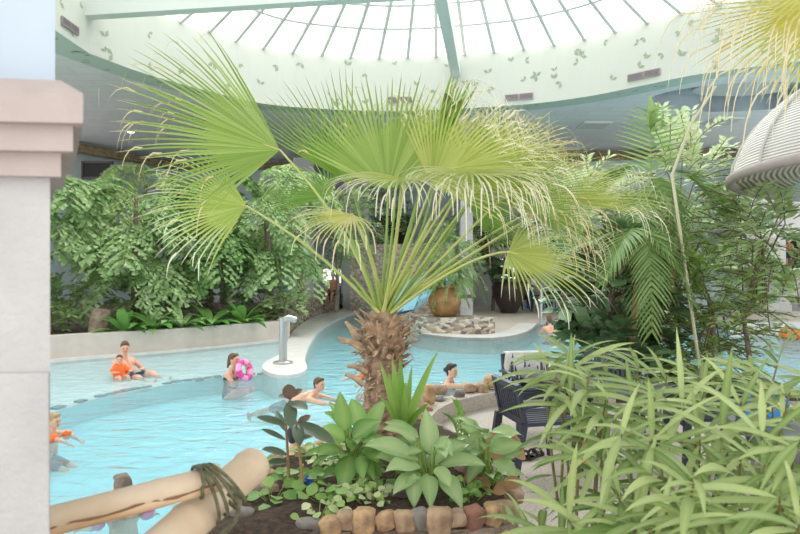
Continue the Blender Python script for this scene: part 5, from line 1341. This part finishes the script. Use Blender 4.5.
# ================================================================== FURNITURE
def make_chair(label, group, m='navy'):
    t = thing('garden_chair', label, 'chair', (0, 0, 0), 0, group); mm = M[m]
    b = MB(); b.box((.02, 0, .40), (.46, .46, .03))
    for k in range(7): b.box((.02, -.18 + k * .06, .418), (.42, .036, .008))
    b.box((.24, 0, .375), (.03, .46, .06)); b.build('seat', mm, t)
    b = MB(); ry = Matrix.Rotation(-.22, 3, 'Y'); o = V((-.2, 0, .40))
    for y in (-.225, .225): b.box(o + ry @ V((0, y, .14)), (.03, .035, .31), ry)
    b.box(o + ry @ V((0, 0, .295)), (.035, .48, .045), ry); b.box(o + ry @ V((0, 0, .03)), (.028, .45, .035), ry)
    for k in range(9): b.box(o + ry @ V((0, -.18 + k * .045, .16)), (.014, .026, .26), ry)
    b.build('backrest', mm, t)
    for y in (-1, 1):
        b = MB(); b.tube([V((-.24, .255 * y, .54)), V((-.05, .27 * y, .565)), V((.15, .275 * y, .56)), V((.25, .265 * y, .54)), V((.26, .25 * y, .5)), V((.24, .235 * y, .40))], [.022, .026, .028, .026, .022, .018], 8, 0, True, flat=.7); b.build('armrest', mm, t)
    for x, y in ((-.22, 1), (-.22, -1), (.22, 1), (.22, -1)):
        b = MB(); x2 = x - .07 if x < 0 else x + .03
        q = [V((x2, .25 * y, 0)), V((x, .235 * y, .41))]
        A = [b.vert(q[0] + V((i * .018, j * .018, 0))) for i, j in ((-1, -1), (1, -1), (1, 1), (-1, 1))]; B_ = [b.vert(q[1] + V((i * .028, j * .024, 0))) for i, j in ((-1, -1), (1, -1), (1, 1), (-1, 1))]
        for k in range(4): b.face((A[k], A[(k + 1) % 4], B_[(k + 1) % 4], B_[k]))
        b.face(list(reversed(A))); b.face(B_); b.build('leg', mm, t)
    return t
ch0 = make_chair('navy plastic armchair seen from behind on the pebble terrace, nearest to the planter', 'navy garden chairs')
ch0.location = (1.09, 4.98, TZ); ch0.rotation_euler.z = RD(14)
def chair_at(x, y, z, rz, label, group='navy garden chairs', sc_=1.0):
    c = copy_tree(ch0); c.location = (x, y, z); c.rotation_euler.z = RD(rz); c['label'] = label; c['group'] = group; c.scale = (sc_,) * 3; return c
chair_at(1.32, 6.15, TZ, -80, 'navy armchair by the curved kerb with a white towel over its back')
chair_at(2.15, 6.3, TZ, -100, 'navy armchair behind the long-leaved shrubs, on the far side of the terrace')
chair_at(2.5, 5.1, TZ, 175, 'navy armchair hidden among the long leaves, facing the nearest chair')
for px, d, rz, lb in ((519, 27.2, 200, 'dark chair on the far deck, just right of the tall dark pot'), (541, 26.6, 150, 'dark chair on the far deck, left of the middle by the standing person'), (556, 27.0, 60, 'dark chair on the far deck, right of the standing person'), (573, 26.2, 170, 'dark chair on the far deck, nearest the drooping low frond'),
                      (650, 20.5, 200, 'dark chair behind the island, left of the pair'), (677, 20.2, -60, 'dark chair behind the island, right of the pair'), (727, 21, 120, 'dark chair at the foot of the block wall')):
    chair_at((px - 400) / F * d, d, .085, rz, lb, 'dark chairs on the far deck', 1.25 if d > 22 else 1.3)
chair_at((333 - 400) / F * 26 - .02, 26.02, .425, -110, 'dark chair under the seated bather', 'dark chairs on the far deck', 1.08)
def table(name, label, x, y, z, r_, h, m, n=32):
    t = thing(name, label, 'table', (x, y, z)); b = MB(); b.lathe([(r_ * .96, h - .035), (r_, h - .025), (r_, h - .006), (r_ * .985, h)], (0, 0, 0), n); b.build('tabletop', m, t)
    for k in range(4):
        a_ = PI / 4 + k * PI / 2; b = MB(); b.tube([V((math.cos(a_) * r_ * .82, math.sin(a_) * r_ * .82, 0)), V((math.cos(a_) * r_ * .62, math.sin(a_) * r_ * .62, h - .02))], [.026, .032], 8); b.build('leg', m, t)
    return t
table('garden_table', 'dark round garden table among the long leaves on the terrace', 1.82, 5.15, TZ, .42, .62, M['navy'])
table('patio_table', 'small dark table between the chairs on the far deck', (548 - 400) / F * 27.9, 27.9, .085, .5, .8, M['greychair'])
table('side_table', 'low grey table under the blue bag', 2.55, 4.35, TZ, .3, .5, M['greychair'])
# towels and clothes on the second chair
def drape(c, u, w_, n_, lw, drop, seed):
    b = MB(); N_ = 14; g = {}
    for i in range(N_ + 1):
        for j in range(N_ + 1):
            s_ = (i / N_ - .5) * lw; t_ = (j / N_ - .5) * 2
            fold = .02 * math.sin(i * 1.3 + seed) + .015 * math.sin(i * 2.9 + j * .4)
            if abs(t_) < .12: p = c + u * s_ + n_ * t_ * .2
            else: p = c + u * s_ * (1 + .1 * abs(t_)) + n_ * (math.copysign(.03, t_) + fold) - V((0, 0, 1)) * (abs(t_) - .12) * drop * (1 + .12 * math.sin(i * .8 + seed))
            g[i, j] = b.vert(p)
    for i in range(N_):
        for j in range(N_): b.face((g[i, j], g[i + 1, j], g[i + 1, j + 1], g[i, j + 1]), 0, True)
    return b
a_ = RD(-80); f_ = V((math.cos(a_), math.sin(a_), 0)); lf = V((-f_.y, f_.x, 0))
tw_ = drape(V((1.32, 6.15, TZ + .725)) - f_ * .27, lf, None, f_, .42, .3, 1); o = tw_.build('towel', M['towel']); o.modifiers.new('t', 'SOLIDIFY').thickness = .012
tag(o, 'white towel draped over the back of the chair by the curved kerb', 'towel')
b = MB(); c0 = V((1.36, 6.1, TZ + .50)); 
for k in range(5): b.ball(c0 + V((R.uniform(-.1, .1), R.uniform(-.1, .1), R.uniform(0, .06))), V((.12, .11, .07)), 12, 8)
tag(remeshed(b, 'clothes_bundle', M['greycloth'], .02, None), 'grey bundle of clothes on the seat below the white towel', 'clothes')
# sandals, armband on the floor
for i, (px, py, rz, lb) in enumerate(((520, 460, 20, 'dark sandal lying under the nearest navy chair'), (534, 457, 50, 'dark sandal beside its pair, towards the front chair leg'))):
    p = G(px, py, TZ); t = thing('sandal', lb, 'sandal', p, RD(rz), 'pair of dark sandals'); b = MB()
    pr = [(-.12, .03), (-.08, .042), (0, .035), (.07, .048), (.11, .04), (.13, .015)]
    b.prism([V((x, y, 0)) for x, y in pr] + [V((x, -y, 0)) for x, y in reversed(pr)], 0, .022); b.build('sole', M['sandal'], t)
    for x in (-.02, .06):
        b = MB(); b.tube([V((x, .042 * math.cos(a), .02 + .05 * math.sin(a))) for a in [PI * k / 8 for k in range(9)]], .011, 6); b.build('strap', M['sandal'], t)
p = V((1.46, 5.02, TZ + .13)); ab_ = MB(); ab_.tube([p + V((0, .0, -.13)), p + V((0, 0, -.07)), p + V((0, 0, .0)), p + V((0, 0, .06)), p + V((0, 0, .09))], [.045, .06, .065, .06, .04], 12); tag(ab_.build('armband', M['orange']), 'orange swim armband standing on the terrace by the front chair leg', 'armband')
# blue bag with pale yellow print
bgp = V((2.55, 4.35, TZ + .5)); bag = thing('beach_bag', 'bright blue beach bag with pale yellow print among the long leaves', 'bag', bgp)
b = MB()
for k in range(3): b.capsule(bgp + V((-.12 + .02 * k, 0, .085 + .03 * k)), .085, bgp + V((.13 - .02 * k, 0, .085 + .025 * k)), .08)
bd_ = remeshed(b, 'body', M['blue'], .016, bag); bd_.location = -bgp
b = MB()
for k, (x, z) in enumerate(((-.1, .14), (-.04, .16), (.0, .12), (.05, .15), (.1, .1), (.14, .13))): b.ball(bgp + V((x, -.078, z)), V((.02, .014, .016 + .008 * (k % 2))), 8, 6)
b.build('print', M['yellow'], bag, bgp)['label'] = 'pale yellow print'
b = MB(); b.tube(bez(bgp + V((-.1, 0, .2)), bgp + V((0, 0, .36)), bgp + V((.1, 0, .2)), 8), .012, 6); b.build('handle', M['orange'], bag, bgp)['label'] = 'orange handle'

# steel posts
def G3(px, py, z): return G(px, py, z)
sp_ = G(283, 363, .07); t = thing('shower_post', 'short steel shower post on the round tip of the white coping', 'shower', sp_)
b = MB(); b.tube([sp_, sp_ + V((0, 0, .9))], .08, 18); b.build('column', M['steel'], t, sp_)
b = MB(); b.lathe([(.2, 0), (.2, .025), (.12, .05)], sp_, 20); b.build('flange', M['steel'], t, sp_)
b = MB(); b.tube([sp_ + V((0, 0, .84)), sp_ + V((.12, .0, .9)), sp_ + V((.27, .0, .86))], [.075, .075, .06], 12); b.build('spout', M['steel'], t, sp_)
pp = G(541, 324, .08); t = thing('handrail_post', 'slim steel post at the far pool edge', 'post', pp)
b = MB(); b.tube([pp, pp + V((0, 0, 1.2))], .05, 10); b.build('pole', M['steel'], t, pp); b = MB(); b.lathe([(.12, 0), (.12, .02), (.06, .04)], pp, 14); b.build('flange', M['steel'], t, pp)
# orange float in side basin
fp = G(797, 338, 0.02); b = MB(); b.tube([fp + V((math.cos(a) * .33, math.sin(a) * .33, .1)) for a in [2 * PI * k / 20 for k in range(21)]], .12, 10); tag(b.build('swim_ring', M['orange']), 'orange swim ring floating in the side basin at the right edge', 'swim ring')

# woven parasol at the upper right
pc = V((6.5, 7.0, 3.0)); par = thing('woven_parasol', 'large woven parasol with a white net dome at the upper right', 'parasol', V((6.5, 7.0, .3)))
of = V((6.5, 7.0, .3))
def tilt(x, y, z): return pc + Matrix.Rotation(RD(2), 3, 'Y') @ V((x, y, z))
b = MB(); rows = []
for j in range(10):
    th = PI / 2 * j / 9.5; rows.append([b.vert(tilt(2.45 * math.cos(th) * math.cos(2 * PI * k / 40), 2.45 * math.cos(th) * math.sin(2 * PI * k / 40), 1.6 * math.sin(th))) for k in range(40)])
for A, B in zip(rows, rows[1:]):
    for k in range(40): b.face((A[k], A[(k + 1) % 40], B[(k + 1) % 40], B[k]), 0, True)
b.build('net_dome', M['net'], par, of)
b = MB(); rows = []
for j in range(12):
    q = 1 - j / 11.5; rows.append([b.vert(tilt(2.45 * q * math.cos(2 * PI * k / 48), 2.45 * q * math.sin(2 * PI * k / 48), .02 + .45 * (1 - q) + .03 * (k % 2))) for k in range(48)])
for A, B in zip(rows, rows[1:]):
    for k in range(48): b.face((B[k], B[(k + 1) % 48], A[(k + 1) % 48], A[k]), 0, True)
b.build('woven_underside', M['woven'], par, of)
b = MB(); b.tube([tilt(2.47 * math.cos(2 * PI * k / 48), 2.47 * math.sin(2 * PI * k / 48), .03) for k in range(49)], .06, 8); b.build('rim', M['stone_pink'], par, of)
for k in range(12):
    b = MB(); a_ = 2 * PI * k / 12; b.tube([tilt(2.47 * math.cos(th) * math.cos(a_), 2.47 * math.cos(th) * math.sin(a_), 1.62 * math.sin(th)) for th in [PI / 2 * j / 10 for j in range(11)]], .018, 6); b.build('rib', M['bar'], par, of)
b = MB(); b.tube([of, pc + V((0, 0, .5))], .07, 12); b.build('pole', M['bamboo2'], par, of)

# ceiling fittings
def ringhit(px):
    best = None; r_ = V((px - 400, F, 0)) / F
    for k in range(NR):
        p, q = ring[k], ring[(k + 1) % NR]; e = q - p; den = r_.x * e.y - r_.y * e.x
        if abs(den) < 1e-9: continue
        t_ = (p.x * e.y - p.y * e.x) / den; s_ = (p.x * r_.y - p.y * r_.x) / den
        if 0 <= s_ <= 1 and t_ > 12 and (best is None or t_ > best[0]): best = (t_, r_ * t_, e.normalized())
    return best
for px, py, w_, lb in ((519, 97, .95, 'long vent grille on the fascia right of the palm'), (644, 75, 1.0, 'long vent grille on the fascia below the upper right frond'), (400, 100, .9, 'long vent grille behind the palm crown'), (69, 26, .75, 'vent grille on the short stretch of fascia at the upper left')):
    h = ringhit(px)
    if not h: continue
    t_, p, e = h; n_ = V((-e.y, e.x, 0)); n_ = n_ if n_.dot(CEN - p) > 0 else -n_
    p = V((p.x, p.y, CAMZ - (py - HZ) / F * t_)) + n_ * .03; mt = Matrix((e, n_, V((0, 0, 1)))).transposed()
    t = thing('vent_grille', lb, 'vent', p, 0, 'vents on the fascia')
    for sg in (-1, 1):
        b = MB(); b.box(p + e * sg * w_ * .25, (w_ * .47, .05, .2), mt); fr_ = b.build('frame', M['vent'], t, p)
        for k in range(4): b = MB(); b.box(p + e * sg * w_ * .25 + V((0, 0, -.06 + k * .04)) + n_ * .028, (w_ * .42, .012, .014), mt); q = b.build('slot', M['ventd'], fr_); q.location = -p
M['lamp'] = mat('lit lamp', (255, 252, 240)); bs = M['lamp'].node_tree.nodes['Principled BSDF']; bs.inputs['Emission Color'].default_value = (1, .97, .9, 1); bs.inputs['Emission Strength'].default_value = 3
def ceil3(px, py): p = ceilpt(px, py); return V((p.x, p.y, ZC))
p = ceil3(131, 131); t = thing('downlight', 'small lit downlight on the ceiling at the left', 'light', p); b = MB(); b.lathe([(.16, -.04), (.18, -.03), (.18, 0)], p, 18); b.build('housing', M['bar'], t, p); b = MB(); b.lathe([(.12, -.06), (.13, -.03)], p, 16); b.build('lamp', M['lamp'], t, p)
for px, py, lb in ((594, 125, 'square ceiling panel right of the palm'), (722, 121, 'square ceiling panel under the oval recess')):
    p = ceil3(px, py); t = thing('ceiling_panel', lb, 'panel', p, 0, 'square ceiling panels'); b = MB(); b.box(p - V((0, 0, .02)), (1.1, 1.1, .04)); b.build('frame', M['bar'], t, p); b = MB(); b.box(p - V((0, 0, .04)), (.95, .95, .02)); b.build('diffuser', M['wallg'], t, p)
for px, py0, py1, lb in ((549, 103, 155, 'thin hanging wire right of the palm crown'), (99, 80, 97, 'thin hanging wire at the upper left')):
    p = ceil3(px, py0 + 8); b = MB(); b.tube([p, p - V((0, 0, (py1 - py0) / F * p.y))], .012, 5); tag(b.build('hanging_wire', M['wire']), lb, 'wire')
p = ceil3(118, 104); b = MB(); b.box(p - V((0, 0, .1)), (.9, .18, .2)); tag(b.build('ceiling_speaker', M['ventd']), 'dark box under the ceiling at the left', 'speaker') if False else None

# ================================================================== CAMERA AND LIGHT
sc = bpy.context.scene
cam = bpy.data.cameras.new('camera'); cam.sensor_width = 36; cam.lens = 36 * F / 800; cam.clip_start = .05; cam.clip_end = 200
co = bpy.data.objects.new('camera', cam); C.objects.link(co); co.location = (0, 0, CAMZ); co.rotation_euler = (PI / 2, 0, 0)
cam.dof.use_dof = True; cam.dof.focus_distance = 4.6; cam.dof.aperture_fstop = 4.0
sc.camera = co
w = bpy.data.worlds.new('daylight'); sc.world = w; w.use_nodes = True
w.node_tree.nodes['Background'].inputs[0].default_value = (1, .985, .965, 1); w.node_tree.nodes['Background'].inputs[1].default_value = 1.45
sl = bpy.data.lights.new('sun', 'SUN'); sl.energy = 3.0; sl.angle = math.radians(25); sl.color = (1, .98, .94)
so = bpy.data.objects.new('sun', sl); C.objects.link(so); so.rotation_euler = (math.radians(-46), math.radians(-6), 0)
# daylight pouring through the dome
al = bpy.data.lights.new('skylight_daylight', 'AREA'); al.shape = 'ELLIPSE'; al.size = 17; al.size_y = 11; al.energy = 1900; al.color = (1, .99, .97)
ao_ = bpy.data.objects.new('skylight_daylight', al); C.objects.link(ao_); ao_.location = (1, 15, 15)
sc.view_settings.view_transform = 'Standard'; sc.view_settings.look = 'None'; sc.view_settings.gamma = 1; sc.view_settings.exposure = .5
sc.view_settings.use_curve_mapping = False
sc.cycles.max_bounces = 8; sc.cycles.transparent_max_bounces = 24
